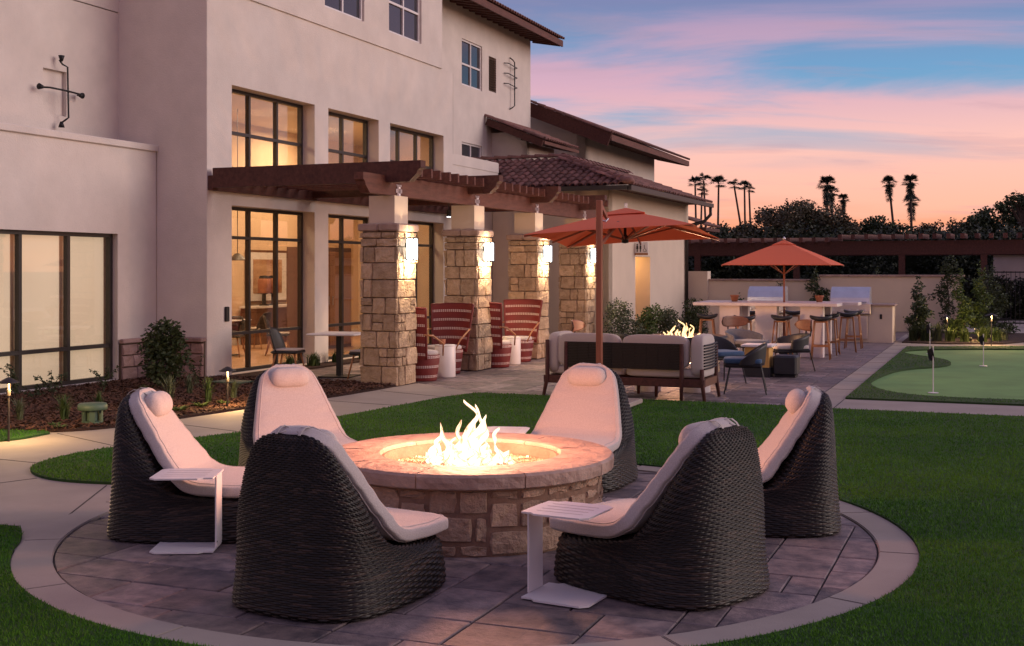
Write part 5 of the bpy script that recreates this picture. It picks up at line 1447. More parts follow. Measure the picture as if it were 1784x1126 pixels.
# striped high-back chairs
def stripe_mat():
    m = bpy.data.materials.new('red_woven_strap'); m.use_nodes = True; nt = m.node_tree; b = nt.nodes['Principled BSDF']
    tc = NN(nt, 'ShaderNodeTexCoord'); sp = NN(nt, 'ShaderNodeSeparateXYZ'); nt.links.new(tc.outputs['UV'], sp.inputs[0])
    u = sp.outputs[0]; v = sp.outputs[1]
    fv = mathn(nt, 'FRACT', mathn(nt, 'DIVIDE', v, .158)); dv = mathn(nt, 'ABSOLUTE', mathn(nt, 'SUBTRACT', fv, .5))
    band = mathn(nt, 'LESS_THAN', dv, .125); gap = mathn(nt, 'LESS_THAN', dv, .018)
    fu = mathn(nt, 'FRACT', mathn(nt, 'DIVIDE', u, .032)); bead = mathn(nt, 'LESS_THAN', fu, .68)
    mk = mathn(nt, 'MULTIPLY', mathn(nt, 'MULTIPLY', band, bead), mathn(nt, 'SUBTRACT', 1.0, gap))
    n = NN(nt, 'ShaderNodeTexNoise', i_Scale=3., i_Detail=3.); nt.links.new(tc.outputs['Object'], n.inputs[0])
    red = ramp(nt, [(.3, (.12, .007, .008)), (.7, (.19, .014, .012))], n.outputs[0])
    c = mixc(nt, mk, red, (.62, .5, .46)); nt.links.new(c, b.inputs['Base Color']); b.inputs['Roughness'].default_value = .6
    fl = mathn(nt, 'FRACT', mathn(nt, 'DIVIDE', v, .0079)); hb = mathn(nt, 'ABSOLUTE', mathn(nt, 'SUBTRACT', fl, .5))
    bp = NN(nt, 'ShaderNodeBump'); bp.inputs['Strength'].default_value = .5; bp.inputs['Distance'].default_value = .004; nt.links.new(mathn(nt, 'ADD', mathn(nt, 'MULTIPLY', hb, -1.0), mk), bp.inputs['Height']); nt.links.new(bp.outputs[0], b.inputs['Normal'])
    return m
M['stripe'] = stripe_mat()
def uv_grid(name, P, mat, closed, usc):
    me = grid_mesh(name, P, mat, closed, caps=closed); uv = me.uv_layers.new(name='UVMap')
    n, m, _ = P.shape; d = np.concatenate([[0], np.cumsum(np.linalg.norm(np.diff(P[:, m//2], axis=0), axis=1))])
    li = np.empty(len(me.loops), np.int32); me.loops.foreach_get('vertex_index', li); r_ = li//m; c_ = li % m
    uvs = np.stack([c_*usc/m, d[r_]], 1).astype(np.float32); uv.data.foreach_set('uv', uvs.reshape(-1)); return me
def striped(label, u, v, face, proto=[None]):
    if proto[0] is None:
        t = thing('striped_chair', label, 'armchair', W(u, v), PSI+R_(face), 'striped high back chairs')
        P = []
        for z, r in ((0, .27), (.02, .275), (.2, .30), (.40, .325), (.42, .32)):
            P.append([(r*1.05*math.cos(a), r*.98*math.sin(a)+.02, z) for a in np.linspace(0, 2*PI, 40, endpoint=False)])
        part('base', uv_grid('base', np.array(P), M['stripe'], True, 2.0), t)
        P = []
        for s_ in np.linspace(0, 1, 12):
            z = .36+.82*s_; w = .32+.085*s_; row = []
            for q in np.linspace(-1, 1, 17):
                a = q*1.0; row.append((w*math.sin(a)/math.sin(1.0), -.30+.20*(1-math.cos(a))/.46*(.55)-.13*s_, z+.015*(1-q*q)))
            P.append(row)
        A = np.array(P); me = uv_grid('backrest', A, M['stripe'], False, .82); part('backrest', me, t)
        B = A.copy(); B[:, :, 1] -= .03; part('backrest_outer', uv_grid('backrest_outer', B, M['stripe'], False, .82), t)
        rim = [tuple(x) for x in A[:, 0]]+[tuple(x) for x in A[-1]]+[tuple(x) for x in A[::-1, -1]]
        MB().tube([(x, y-.015, z) for x, y, z in rim], .019, 8).build('rim', pmat('dark_red_rim', (.14, .012, .012), .5, .1, 5.), t, smooth=True)
        P = []
        for z, r in ((.41, .28), (.425, .31), (.46, .315), (.485, .29), (.49, .15), (.49, .02)): P.append([(r*math.cos(a), r*.95*math.sin(a)+.02, z) for a in np.linspace(0, 2*PI, 30, endpoint=False)])
        part('seat_cushion', grid_mesh('seat_cushion', np.array(P), M['cushion']), t)
        for sx in (-1, 1): MB().tube([(sx*.31, .24, .40), (sx*.38, .16, .60), (sx*.40, -.14, .74), (sx*.36, -.32, .76)], [.012, .015, .017, .012], 8).build('arm', M['oak'], t, smooth=True)
        proto[0] = t
    else:
        t = copy_tree(proto[0]); t.location = W(u, v); t.rotation_euler = (0, 0, PSI+R_(face)); t['label'] = label
striped('red striped high back chair facing the camera between the first two stone columns', 19.02, -8.95, 180)
striped('red striped high back chair mostly hidden by the nearest stone column', 17.62, -8.75, -12)
striped('red striped high back chair facing the camera between the second and third stone columns', 22.05, -8.80, 180)
striped('red striped high back chair mostly hidden by the second stone column', 20.58, -8.68, -12)

# ================================================================== IRON ORNAMENTS, WALLS, GARDEN LIGHTS
t = bthing('iron_cross_ornament', 'black iron cross shaped wall ornament over the recessed panel on the left wing', 'wall ornament', 14.95, -13.72, z=4.1)
for pts in ([(-13.72, 14.94, 5.1), (-13.66, 14.94, 5.03), (-13.64, 15.03, 5.0), (-13.62, 15.03, 4.2), (-13.64, 15.0, 4.17), (-13.70, 14.94, 4.1)], [(-13.72, 14.53, 4.62), (-13.62, 14.62, 4.62), (-13.60, 14.9, 4.615), (-13.60, 15.25, 4.60), (-13.72, 15.34, 4.60)]):
    MB().tube(pts, .015, 8).build('bar', M['iron'], t, smooth=True)
for p in ((-13.68, 14.94, 5.12), (-13.68, 14.94, 4.09), (-13.68, 14.51, 4.62), (-13.68, 15.36, 4.60)):
    dz = 1 if p[2] > 5 else -1 if p[2] < 4.2 else 0; dy = (1 if p[1] > 15.1 else -1) if dz == 0 else 0
    MB().tube([(p[0], p[1]-dy*.04, p[2]-dz*.04), (p[0], p[1]+dy*.05, p[2]+dz*.05)], [.022, .05], 10).build('boss', M['iron'], t, smooth=True)
t = bthing('iron_ladder_ornament', 'iron wall ornament with three crossbars near the upper corner of the recessed wall', 'wall ornament', 33.6, -13.55, z=6.4)
MB().tube([(-13.58, 33.45, 8.15), (-13.5, 33.5, 8.08), (-13.48, 33.6, 8.02), (-13.48, 33.6, 6.72), (-13.5, 33.5, 6.66), (-13.58, 33.45, 6.6)], .018, 8).build('bar', M['iron'], t, smooth=True)
for z in (7.9, 7.6, 7.3): MB().tube([(-13.58, 33.0, z+.02), (-13.48, 33.1, z+.02), (-13.48, 33.8, z-.02), (-13.58, 33.9, z-.02)], .014, 8).build('crossbar', M['iron'], t, smooth=True)

# garden wall behind the barbecue
GW = bthing('garden_wall', 'cream rendered garden wall with a flat cap behind the barbecue island', 'wall', 36.9, -5)
MB().box(-8.7, -5.0, 36.75, 37.0, 0, 1.45).box(-5.0, -1.0, 36.7, 37.0, 0, 1.585).build('wall', M['stucco_cream'], GW)
for a in np.arange(-8.75, -5.1, .92): MB().box(a, min(a+.91, -5.01), 36.7, 37.05, 1.45, 1.515, b=.01).build('cap_stone', M['cap'], GW)
for a in np.arange(-5.02, -1.0, .92): MB().box(a, min(a+.91, -.9), 36.65, 37.05, 1.585, 1.65, b=.01).build('cap_stone', M['cap'], GW)
MB().box(-8.9, -8.3, 36.6, 37.05, 0, 1.75).build('pier', M['stucco_cream'], GW)

# far pergola, building and gate in the background
FPG = bthing('pergola', 'long dark timber pergola beyond the garden wall', 'pergola', 46, -4)
MB().box(-12, 8.2, 46.2, 46.45, 2.35, 2.86).build('beam', M['wood'], FPG); MB().box(-12, 8.2, 49.2, 49.45, 2.35, 2.86).build('beam', M['wood'], FPG)
for k in range(44):
    v = -12+k*.47
    r_ = MB().beam((v, 45.6, 2.90+.10*(v > -5.5)), (v+.0, 50.0, 2.98+.10*(v > -5.5)), .14, .18).build('rafter', M['wood_lit'] if k % 3 else M['wood'], FPG)
for v in (-11, -7.2, -3.4, -.6, 1.0, 5.5): MB().box(v, v+.22, 46.22, 46.44, 0, 2.35).build('post', M['wood'], FPG)
FB = bthing('garden_pavilion', 'low pale building half hidden behind the pergola at the right edge', 'building', 52, 3)
mb = MB(); wall(mb, 'u', 52, -.2, 12, 0, 2.45, [(4.4, 6.0, 0, 2.0)], .3); mb.build('wall', M['stucco'], FB); MB().box(-.4, 12.2, 51.7, 57, 2.45, 2.62).build('roof', M['concrete'], FB)
MB().box(4.4, 6.0, 52.1, 52.14, 0, 2.0).build('door', M['metal'], FB)
GT = bthing('metal_gate', 'black metal fence and gate in deep shade at the right edge', 'fence', 41, 1)
for k in range(60): MB().box(-.3+k*.13, -.285+k*.13, 41, 41.015, .05, 1.75).build('bar', M['iron'], GT)
MB().box(-.35, 7.6, 40.99, 41.03, 1.7, 1.74).box(-.35, 7.6, 40.99, 41.03, .1, .14).build('rail', M['iron'], GT)
for v in (-.4, 3.4, 7.5): MB().box(v, v+.1, 40.95, 41.05, 0, 1.95).build('post', M['iron'], GT)

def path_light(label, x, y, h=.62, power=6., hood=.11):
    t = thing('path_light', label, 'garden light', (x, y, .0), 0, 'hooded path lights')
    MB().tube([(0, 0, -.0), (0, 0, h)], .013, 8).build('stem', M['metal'], t); MB().tube([(0, 0, h-.14), (0, 0, h-.07)], .022, 10).build('collar', M['metal'], t)
    MB().lathe([(.0, h+.055), (.02, h+.05), (hood, h+.0), (hood, h-.006), (.02, h+.03), (0, h+.03)], 20).build('hood', M['metal'], t, smooth=True)
    MB().lathe([(0, h-.012), (.016, h-.012), (.016, h+.01), (0, h+.01)], 10).build('bulb', M['lamp'], t)
    spot('lamp_light', 'POINT', (0.045, -.03, h-.03), power, (1, .62, .25), .03, t)
path_light('hooded path light at the left edge of the photo on the lit grass', -5.27, 12.62, .62, 45)
path_light('hooded path light in the bark bed left of a chair that faces the camera', -3.66, 15.5, .50, 45)
path_light('hooded path light beside the far path right of the planting bed', 11.25, 28.3, .72, 60, .15)
path_light('pale lit garden light among the low plants near the dark gate', 10.75, 29.8, .62, 14, .1)
t = thing('bollard_light', 'squat green mushroom shaped fixture in the bark bed', 'garden light', (-4.82, 13.85, .03), 0)
MB().lathe([(0, .16), (.155, .16), (.165, .17), (.165, .215), (.15, .235), (0, .24)], 28).build('cap', M['green_plastic'], t, smooth=True)
MB().lathe([(0, 0), (.12, 0), (.12, .03), (.07, .04), (.07, .16), (0, .16)], 20).build('foot', M['green_plastic'], t)
for k in range(5): a = 2*PI*k/5; MB().box(-.012, .012, -.03, .03, .03, .16).build('fin', M['green_plastic'], t, loc=(.10*math.cos(a), .10*math.sin(a), 0), rot=(0, 0, a))
t = thing('valve_cover', 'flat green valve box lid in the bark bed by the tall window', 'lid', (-4.35, 18.75, .035), PSI)
MB().box(-.28, .28, -.18, .18, 0, .035, b=.012).build('lid', M['green_plastic'], t); MB().box(-.04, .04, -.02, .02, .035, .04).build('hand_grip', M['iron'], t)

def flag(label, x, y, h, yaw):
    t = thing('putting_flag', label, 'flag', (x, y, .0), yaw, 'flags on the putting green')
    MB().tube([(0, 0, 0), (0, 0, h)], .008, 8).build('pole', M['white'], t); MB().lathe([(0, .0), (.075, .0), (.075, .006), (0, .008)], 20).build('cup_rim', M['white'], t)
    P = [(0, 0, h), (0, 0, h-.02)]; A = []
    for s_ in np.linspace(0, 1, 8): A.append([(.012+(.20*s_-.02*s_*k/6)*1.0*(.35+.10*k/6) - .035*k/6, .035*math.sin(4*s_+k*.6), h-.01-.05*s_-(.20*(1-.25*s_))*k/6) for k in range(7)])
    A = np.array(A); part('cloth', grid_mesh('cloth', A, M['flag'], closed=False), t)
flag('nearest black flag on a white stick in the putting green', 6.15, 17.6, .68, 2.9); flag('black flag at the right side of the putting green', 8.8, 22.5, .60, 3.0); flag('farthest black flag at the back left of the putting green', 8.91, 25.7, .66, 2.8)

# ================================================================== PLANTS
def leaves(n, fn, L, Wd, rs, droop=.2, updir=None):
    """n leaf quads (kite) at points fn(n)->(n,3), random directions"""
    c = fn(n); n = len(c); a = rs.uniform(0, 2*PI, n); el = rs.normal(.25 if updir is None else updir, .5, n)
    d = np.stack([np.cos(a)*np.cos(el), np.sin(a)*np.cos(el), np.sin(el)], 1); r = rs.normal(0, 1, (n, 3)); sd = np.cross(d, r); sd /= np.linalg.norm(sd, axis=1, keepdims=True)+1e-9
    l = L*rs.uniform(.6, 1.25, n)[:, None]; w = Wd*rs.uniform(.7, 1.2, n)[:, None]
    P = np.stack([c, c+d*l*.45+sd*w, c+d*l-np.array([0, 0, droop])*l, c+d*l*.45-sd*w], 1)
    return P.reshape(-1, 3)
def blob(cs, rs, shell=.55):
    cs = np.array(cs, float)
    def f(n):
        p = cs[:, 3]*cs[:, 4]*cs[:, 5]; k = rs.choice(len(cs), n, p=p/p.sum()) if len(cs) > 1 else np.zeros(n, int)
        v = rs.normal(0, 1, (n, 3)); v /= np.linalg.norm(v, axis=1, keepdims=True); r = rs.uniform(shell**3, 1, n)**(1/3.)*(1+.13*rs.normal(0, 1, n))
        return cs[k, :3]+v*r[:, None]*cs[k, 3:6]
    return f
def shrub(name, label, cat, x, y, blobs, n, L, Wd, mat, seed, stems=4, group=None, h=None, z=.02):
    n = int(n*1.6); rs = np.random.RandomState(seed); t = thing(name, label, cat, (x, y, z), 0, group)
    part('foliage', polys_mesh('foliage', leaves(n, blob(blobs, rs), L, Wd, rs), 4, mat), t)
    mb = MB()
    for k in range(stems):
        b = blobs[k % len(blobs)]; e = (b[0]+rs.uniform(-.3, .3)*b[3], b[1]+rs.uniform(-.3, .3)*b[4], b[2]+.2*b[5])
        mb.tube([(rs.uniform(-.04, .04), rs.uniform(-.04, .04), -.02), (e[0]*.5, e[1]*.5, e[2]*.5), e], [.014, .010, .004], 6)
    mb.build('stem', M['bark'], t); return t
def cone_blobs(h, r, n, rs, base=.1):
    o = []
    for k in range(n):
        q = k/(n-1); zz = base+(h-base)*q; rr_ = r*(1-q)**.8+.04; a = rs.uniform(0, 6.3); o.append((rr_*.5*math.cos(a), rr_*.5*math.sin(a), zz, rr_*.62+.03, rr_*.62+.03, h/n*.75))
    return o
rs0 = np.random.RandomState(77)
shrub('broadleaf_shrub', 'dark glossy upright shrub against the stone base at the inner corner', 'shrub', -5.2, 17.95, [(0, 0, .35, .28, .25, .3), (.05, 0, .75, .24, .2, .28), (-.08, 0, .62, .25, .2, .2), (.16, 0, .85, .1, .1, .12), (0, .02, .93, .09, .09, .1), (-.2, 0, .8, .08, .08, .1), (.28, 0, .5, .13, .1, .2), (.3, 0, .75, .05, .05, .1)], 1500, .085, .022, M['leaf_dark'], 21, 8)
def twig(label, x, y, h, seed, spread=.35, name='leafy_twig_plant', nst=5, z=.02):
    rs = np.random.RandomState(seed); t = thing(name, label, 'plant', (x, y, z), 0, None); mb = MB(); P = []
    for k in range(nst):
        a = rs.uniform(0, 6.3); ln = h*rs.uniform(.6, 1.05); s_ = spread*rs.uniform(.2, 1); pts = []
        for q in np.linspace(0, 1, 8): pts.append((s_*q**1.5*math.cos(a), s_*q**1.5*math.sin(a), ln*(q-.18*q**3)))
        mb.tube(pts, [.006*(1-.7*q) for q in np.linspace(0, 1, 8)], 5)
        pp = np.array(pts)
        for q in np.linspace(.25, 1, 16):
            c = np.array([np.interp(q, np.linspace(0, 1, 8), pp[:, i]) for i in range(3)]); P.append(c); P.append(c+rs.normal(0, .006, 3))
    P = np.array(P); part('foliage', polys_mesh('foliage', leaves(len(P), lambda n: P, .05, .013, rs, .3), 4, M['leaf_dark']), t); mb.build('stem', M['bark'], t); return t
def bp(px, py, h=0): Z = 3780/(py-470); return ((px-892)/2100*Z, Z)
for (px, py, h, sd_, l) in ((28, 702, .62, 1, 'arching leafy stems against the leftmost lit pane'), (92, 696, .55, 2, 'thin upright twigs before the second lit pane'), (180, 690, .48, 3, 'wispy twigs before the lit pane nearest the inner corner'), (62, 700, .3, 4, 'short twig between the two left panes'), (345, 682, .62, 5, 'wispy arching stems against the plain corner wall')):
    x, y = bp(px, py); twig(l, x, y, h, sd_, .4 if px != 345 else .5)
def tuft(label, x, y, h, n, seed, mat='leaf_grey', name='grass_clump', r=.04, w=.006, lean=.55, z=.02, cat='plant'):
    rs = np.random.RandomState(seed); a = rs.uniform(0, 6.3, n); t = thing(name, label, cat, (x, y, z), 0, 'clumps in the bark bed' if name == 'grass_clump' else None)
    V = []; base = np.stack([r*np.cos(a*3)*rs.rand(n), r*np.sin(a*3)*rs.rand(n), np.zeros(n)], 1); ln = h*rs.uniform(.55, 1.1, n); le = lean*rs.uniform(.1, 1, n)
    d = np.stack([np.cos(a), np.sin(a), np.zeros(n)], 1); s_ = np.stack([-np.sin(a), np.cos(a), np.zeros(n)], 1)*w; up = np.array([0, 0, 1.])
    m1 = base+d*(ln*le*.3)[:, None]+up*(ln*.6)[:, None]; tp = base+d*(ln*le)[:, None]+up*(ln*(1-.25*le))[:, None]
    P = np.concatenate([np.stack([base-s_, base+s_, m1+s_, m1-s_], 1), np.stack([m1-s_, m1+s_, tp+s_*.1, tp-s_*.1], 1)], 0)
    part('foliage', polys_mesh('foliage', P.reshape(-1, 3), 4, M[mat]), t); return t
tl = [(295, 710, .42, 'spiky grass clump left of centre in the bark bed, beside the pale rosette'), (363, 706, .36, 'spiky grass clump in the middle of the bark bed'), (34, 738, .3, 'grey grass clump beside the left edge path light'), (112, 738, .34, 'grass clump behind the green mushroom fixture'), (408, 700, .3, 'grass clump behind the path light in the bark bed'),
      (172, 715, .24, 'small grass clump right of the green fixture'), (330, 690, .3, 'grass clump near the wall in the bark bed'), (250, 700, .22, 'low grass clump below the dark shrub')]
for k, (px, py, h, l) in enumerate(tl): x, y = bp(px, py); tuft(l, x, y, h, 90, 30+k, 'leaf_grey' if k % 2 == 0 else 'leaf_mid')
def rosette(label, px, py, r, seed, mat='leaf_lime'):
    x, y = bp(px, py); t = thing('rosette_plant', label, 'plant', (x, y, .035), 0, 'low rosette plants by the walk'); rs = np.random.RandomState(seed); 
    V = []; F = []
    for k in range(18):
        a = 2.4*k; l = r*rs.uniform(.7, 1.1); e = .25+.5*(k/18); d = Vector((math.cos(a), math.sin(a), 0)); s_ = Vector((-math.sin(a), math.cos(a), 0))*r*.14; n = len(V)
        V += [tuple(d*.01), tuple(d*l*.5+s_+Vector((0, 0, l*.5*e))), tuple(d*l+Vector((0, 0, l*e*.7))), tuple(d*l*.5-s_+Vector((0, 0, l*.5*e)))]; F.append((n, n+1, n+2, n+3))
    MB().add(V, F).build('foliage', M[mat], t)
rosette('pale rosette plant left of the two at the bed edge, by the grass clump', 310, 722, .17, 1); rosette('pale rosette plant in the middle of the bed edge', 350, 714, .15, 2); rosette('small rosette plant beside the path light stem', 390, 709, .12, 3)
for k, (px, py) in enumerate(((105, 752), (95, 748))): rosette(['light green low plant below the green fixture', 'light green low plant left of the green fixture'][k], px, py, .10, 5+k, 'leaf_mid')
for k, (u, v) in enumerate(((18.5, -11.75), (19.3, -11.75), (20.2, -11.75), (21.2, -11.75))):
    p = W(u, v); tuft(['leafy clump under the first tall window, nearest the camera', 'leafy clump under the first tall window, behind the black chair', 'leafy clump at the pier between two tall windows', 'leafy clump under the second tall window'][k], p[0], p[1], .28, 120, 60+k, 'leaf_mid', 'window_plant', .12, .010, .8)

# shrubs in front of the restroom block
for k, (px, Z, h, r, m, l) in enumerate(((1085, 27.6, 1.02, .42, 'leaf_grey', 'grey green bush left of the lit restroom doorway'), (1128, 28.2, .88, .34, 'leaf_mid', 'small leafed bush lit from the doorway behind the sofa'), (1167, 28.6, .80, .33, 'leaf_grey', 'loose pale bush between the doorway and the fire table'), (1207, 29.5, 1.0, .36, 'leaf_dark', 'dark bush by the downspout behind the flames'))):
    x = (px-892)/2100*Z; rs = np.random.RandomState(90+k)
    shrub('bush', l, 'bush', x, Z, [(rs.uniform(-.5, .5)*r, rs.uniform(-.4, .4)*r, h*q, r*(1-.35*q), r*.8, h*.24) for q in (.25, .4, .55, .72, .85)], 1500, .065, .02, M[m], 90+k, 6)
# shrubs along the garden wall
def wallshrub(l, px, Z, h, r, m, seed, n=1400, nb=9, L=.085, name='upright_shrub'):
    x = (px-892)/2100*Z; rs = np.random.RandomState(seed); return shrub(name, l, 'shrub', x, Z, cone_blobs(h, r, nb, rs, .15), n, L, .024, M[m], seed, 3)
wallshrub('dark pointed shrub right of the barbecue island', 1600, 30.5, 1.55, .38, 'leaf_dark', 201, 1700)
wallshrub('tall narrow shrub at the corner of the garden wall, lit from below', 1672, 31.2, 1.72, .33, 'leaf_mid', 202, 1500)
wallshrub('tall green shrub nearest the dark gate, lit from below', 1707, 31.6, 1.85, .42, 'leaf_mid', 203, 1900)
wallshrub('darker shrub behind the two lit shrubs', 1730, 33.5, 1.9, .5, 'leaf_dark', 204, 1500)
wallshrub('bush with drooping leaves above the bar between the two grills', 1422, 35.6, 1.75, .5, 'leaf_dark', 205, 1500, 8, .12)
wallshrub('small shrub on the wall behind the left grill', 1357, 35.8, 1.5, .3, 'leaf_dark', 206, 700, 6)
wallshrub('climbing shrub behind the right grill', 1527, 35.8, 1.72, .34, 'leaf_dark', 207, 1000, 8)
wallshrub('low dark shrub against the garden wall behind the bar left end', 1285, 35.4, .98, .42, 'leaf_dark', 208, 700, 5)
# creeper on the wall
rs = np.random.RandomState(210); t = thing('climbing_vine', 'dark climbing vine on the garden wall left of the lit shrubs', 'vine', (*[(1650-892)/2100*33.8, 33.8], .02), 0)
cs = [(rs.uniform(-.12, .12), rs.uniform(-.1, .1), z, .17, .14, .2) for z in np.linspace(.1, 1.95, 11)]+[(-.42, .1, 1.0, .14, .08, .1), (-.28, .1, 1.12, .12, .08, .08)]
part('foliage', polys_mesh('foliage', leaves(1500, blob(cs, rs), .09, .026, rs), 4, M['leaf_dark']), t); MB().tube([(0, 0, 0), (.05, 0, .9), (-.03, 0, 1.9)], [.03, .02, .01], 6).build('stem', M['bark'], t)
for k, (px, Z, h, mt, l) in enumerate(((1633, 29.9, .5, 'leaf_grey', 'spiky plant left of the lit shrubs by the far path'), (1655, 29.8, .38, 'leaf_lime', 'yellow green clump below the vine'), (1680, 29.6, .34, 'leaf_lime', 'yellow green clump lit warmly at the bed edge'), (1712, 29.6, .40, 'leaf_lime', 'bright strappy plant glowing over the ground light'), (1735, 29.9, .34, 'leaf_mid', 'strappy plant right of the glowing one'), (1590, 30.0, .40, 'leaf_dark', 'dark grassy clump under the pointed shrub'), (1612, 29.9, .42, 'leaf_dark', 'dark spiky clump right of the pointed shrub'), (1748, 30.3, .30, 'leaf_grey', 'pale spiky plant near the path light'))):
    tuft(l, (px-892)/2100*Z, Z, h, 110, 230+k, mt, 'strap_plant', .12, .012, .6)
for (px, Z, pw) in ((1690, 29.9, 16), (1705, 30.3, 12)):
    t = thing('ground_spotlight', 'small uplight hidden in the lit clumps, %s one' % ('left' if px == 1690 else 'right'), 'garden light', ((px-892)/2100*Z, Z, .03), 0, 'uplights in the bed')
    MB().lathe([(0, 0), (.04, 0), (.05, .09), (.04, .09), (.03, .03), (0, .03)], 12).build('housing', M['iron'], t, smooth=True); MB().lathe([(0, .05), (.034, .05), (.034, .055), (0, .055)], 10).build('lens', M['lamp'], t)
    spot('lamp_light', 'POINT', (0, 0, .16), pw, (1, .62, .22), .03, t)

# ================================================================== BACKDROP TREES
def tree(label, x, y, blobs, n, L, Wd, mat, seed, trunk=None, name='tree', group='trees beyond the garden wall'):
    rs = np.random.RandomState(seed); t = thing(name, label, 'tree', (x, y, 0), 0, group)
    part('crown', polys_mesh('crown', leaves(n, blob(blobs, rs, .35), L, Wd, rs), 4, mat), t)
    mb = MB(); hz = min(b[2] for b in blobs); mb.tube([(0, 0, -.1), (.1, 0, hz*.5), (0, 0, hz)], [.22, .17, .12], 9)
    for b in blobs[:10]: mb.tube([(0, 0, hz*.8), (b[0]*.5, b[1]*.5, (hz+b[2])/2), (b[0], b[1], b[2])], [.10, .06, .02], 6)
    mb.build('trunk', M['bark'], t); return t
def lumps(x0, x1, z0, ztop, n, r, rs, dy=1.5):
    o = []
    for k in range(n):
        x = rs.uniform(x0, x1); zt = ztop(x); q = rs.rand()**.6; rr_ = r*rs.uniform(.55, 1.2); o.append((x, rs.uniform(-dy, dy), z0+(zt-rr_*.7-z0)*q, rr_, rr_, rr_*.8))
    return o
Zt = 62.; k_ = Zt/2100
def X_(px): return (px-892)*k_
def H_(py): return 1.8+(470-py)*k_
def prof(pts):
    xs = [X_(p[0]) for p in pts]; zs = [H_(p[1]) for p in pts]
    return lambda x, cx=0: float(np.interp(x, xs, zs))
def bigtree(label, pxc, pts, nb, r, n, L, seed, mat='leaf_tree', z0=1.5, dy=1.6, Wd=.055):
    rs = np.random.RandomState(seed); f = prof(pts); cx = X_(pxc); bl = lumps(X_(pts[0][0])-cx, X_(pts[-1][0])-cx, z0, lambda x: f(x+cx), int(nb*1.7), r*1.15, rs, dy); n = int(n*1.9)
    return tree(label, cx, Zt+rs.uniform(-2, 2), bl, n, L, Wd, M[mat], seed)
bigtree('broad dark rounded tree rising behind the far pergola, right of the umbrella', 1375, [(1285, 405), (1310, 385), (1345, 358), (1375, 341), (1405, 340), (1440, 352), (1465, 378), (1492, 405)], 60, .62, 15000, .17, 301)
bigtree('low olive toned tree left of the broad dark tree', 1275, [(1225, 425), (1245, 402), (1270, 390), (1295, 384), (1320, 388), (1340, 402)], 34, .5, 7000, .16, 302)
bigtree('low dark tree beside the restroom block roof', 1222, [(1195, 425), (1210, 408), (1235, 400), (1262, 404)], 18, .4, 3500, .15, 303, 'leaf_dark')
bigtree('lumpy dark tree with rounded tufts below the pair of tall palms', 1545, [(1484, 405), (1500, 375), (1525, 364), (1545, 372), (1570, 362), (1590, 378), (1610, 392)], 26, .42, 7500, .15, 304, 'leaf_dark', dy=1.0)
bigtree('low feathery tree between the palms and the right edge', 1645, [(1590, 405), (1615, 392), (1645, 383), (1668, 376), (1690, 390)], 26, .42, 6000, .14, 305)
bigtree('loose branching tree at the right edge with tufts against the sky', 1745, [(1672, 400), (1690, 376), (1712, 366), (1735, 352), (1760, 350), (1800, 346), (1850, 345)], 46, .46, 11000, .16, 306, 'leaf_dark')
rs = np.random.RandomState(307); bigbl = [(X_(p[0])-X_(1740), rs.uniform(-.4, .4), H_(p[1]), .3, .3, .24) for p in ((1700, 366), (1716, 356), (1726, 350), (1745, 352), (1757, 343), (1768, 352), (1776, 346), (1740, 362), (1712, 372))]
tree('thin tree with small leaf tufts standing out at the right edge skyline', X_(1740), Zt-3, bigbl, 1500, .16, .05, M['leaf_dark'], 308)
# dark hedge mass below them
rs = np.random.RandomState(309); hb = [(rs.uniform(5.5, 38), rs.uniform(54, 58), rs.uniform(.4, 3.35), rs.uniform(.6, 1.3), 1.0, rs.uniform(.4, .8)) for _ in range(260)]
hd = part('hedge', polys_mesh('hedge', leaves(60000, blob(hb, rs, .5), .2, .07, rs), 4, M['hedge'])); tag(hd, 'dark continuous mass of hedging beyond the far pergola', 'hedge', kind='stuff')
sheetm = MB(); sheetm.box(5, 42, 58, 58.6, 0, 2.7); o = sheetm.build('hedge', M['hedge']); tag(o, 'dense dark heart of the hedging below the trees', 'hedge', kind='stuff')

rs = np.random.RandomState(311); hb = [(rs.uniform(16.6, 27), rs.uniform(44.6, 46), rs.uniform(.1, 1.35), .6, .5, .4) for _ in range(60)]
hd = part('hedge', polys_mesh('hedge', leaves(16000, blob(hb, rs, .5), .14, .05, rs), 4, M['hedge'])); tag(hd, 'dark clipped hedging behind the black gate at the right edge', 'hedge', kind='stuff')
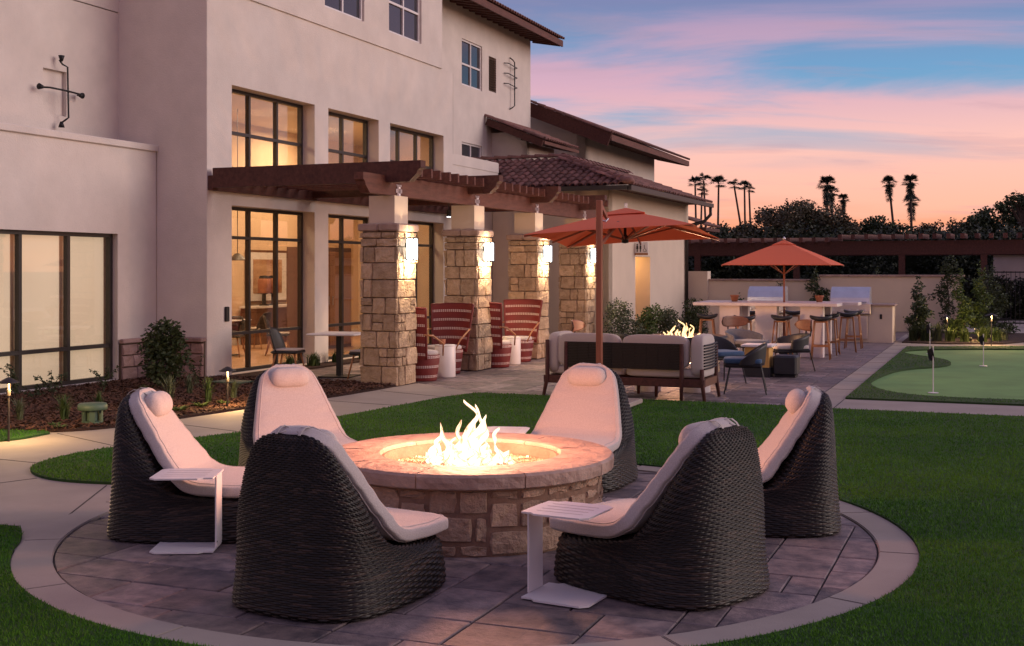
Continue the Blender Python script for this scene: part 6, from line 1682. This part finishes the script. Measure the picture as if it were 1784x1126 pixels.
# fan palms
def palm_crown(seed, skirt=True, n=34):
    rs = np.random.RandomState(seed); P = []
    def fan(c, az, el, L, fanr, m=9):
        d = np.array([math.cos(az)*math.cos(el), math.sin(az)*math.cos(el), math.sin(el)]); s_ = np.array([-math.sin(az), math.cos(az), 0]); up = np.cross(d, s_)
        b = c+d*L*.45
        s1 = s_*.03; P.append([c-s1, c+s1, b+s1, b-s1])
        for k in range(m):
            a = -1.25+2.5*k/(m-1); q = d*math.cos(a)+s_*math.sin(a); tip = b+q*fanr+np.array([0, 0, -.18*fanr*(1+abs(a)*.4)]); w = np.cross(q, up); w = (s_*math.cos(a)-d*math.sin(a))*.07*fanr
            md = b+q*fanr*.5; P.append([b, md-w, tip, md+w])
    for k in range(n):
        az = rs.uniform(0, 6.3); el = rs.uniform(-.5, 1.45); fan(np.zeros(3), az, el, rs.uniform(.9, 1.2), rs.uniform(.55, .75))
    if skirt:
        for k in range(int(n*1.2)):
            az = rs.uniform(0, 6.3); z = -rs.uniform(.3, 2.2); fan(np.array([0, 0, z+.6]), az, rs.uniform(-1.3, -.7), .55, .5, 6)
    return polys_mesh('crown', np.array(P).reshape(-1, 3), 4, M['palm'])
PC = [palm_crown(1, False, 26), palm_crown(2, False, 22), palm_crown(3, True, 40), palm_crown(4, True, 36)]
def palm(label, px, py, D, r, kind, lean=0., group='fan palms on the skyline'):
    x = (px-892)/2100*D; h = 1.8+(470-py)/2100*D; sc_ = r*D/2100/1.0
    t = thing('fan_palm', label, 'palm tree', (x+lean, D, 0), random.random()*6, group); t.rotation_euler = (0, 0, 0)
    c = part('crown', PC[kind], t, loc=(-lean, 0, h)); c.scale = (sc_*(1.35 if kind < 2 else 1.1),)*3; c.rotation_euler = (0, 0, random.random()*6)
    MB().tube([(0, 0, -.1), (-lean*.4, 0, h*.5), (-lean, 0, h-.1)], [.30*sc_+.10, .19, .15], 8).build('trunk', M['bark'], t, smooth=True)
for a in ((1211, 319, 210, 11, 0, .3, 'leftmost of the slender palms above the restroom roof'), (1226, 315, 205, 13, 1, .6, 'second slender palm, just right of the leftmost one, slightly taller'), (1223, 334, 214, 9, 1, -.4, 'shorter palm tucked below the two leftmost palms'),
          (1252, 321, 200, 13, 0, -.2, 'lone slender palm with bare sky on both sides in the left group'), (1279, 323, 205, 11, 1, 2.2, 'slender leaning palm fourth from the left'), (1297, 326, 208, 10, 0, 0.2, 'left one of the close pair of slender palms'), (1305, 330, 210, 9, 1, .5, 'right one of the close pair of slender palms'),
          (1441, 322, 165, 17, 2, 0, 'bushy palm with a thick skirt behind the broad dark tree'), (1449, 336, 168, 13, 3, .2, 'lower palm overlapping the bushy skirted palm'), (1469, 348, 170, 11, 2, .3, 'shorter palm right of the bushy skirted palm'),
          (1549, 320, 175, 14, 3, 1.2, 'tall palm left of the double crowned pair'), (1586, 318, 172, 15, 2, .3, 'tallest palm on the right, its crown above another'), (1588, 352, 176, 15, 3, -.1, 'palm whose crown sits directly below the tallest right palm')):
    palm(a[6], a[0], a[1], a[2], a[3], a[4], a[5])
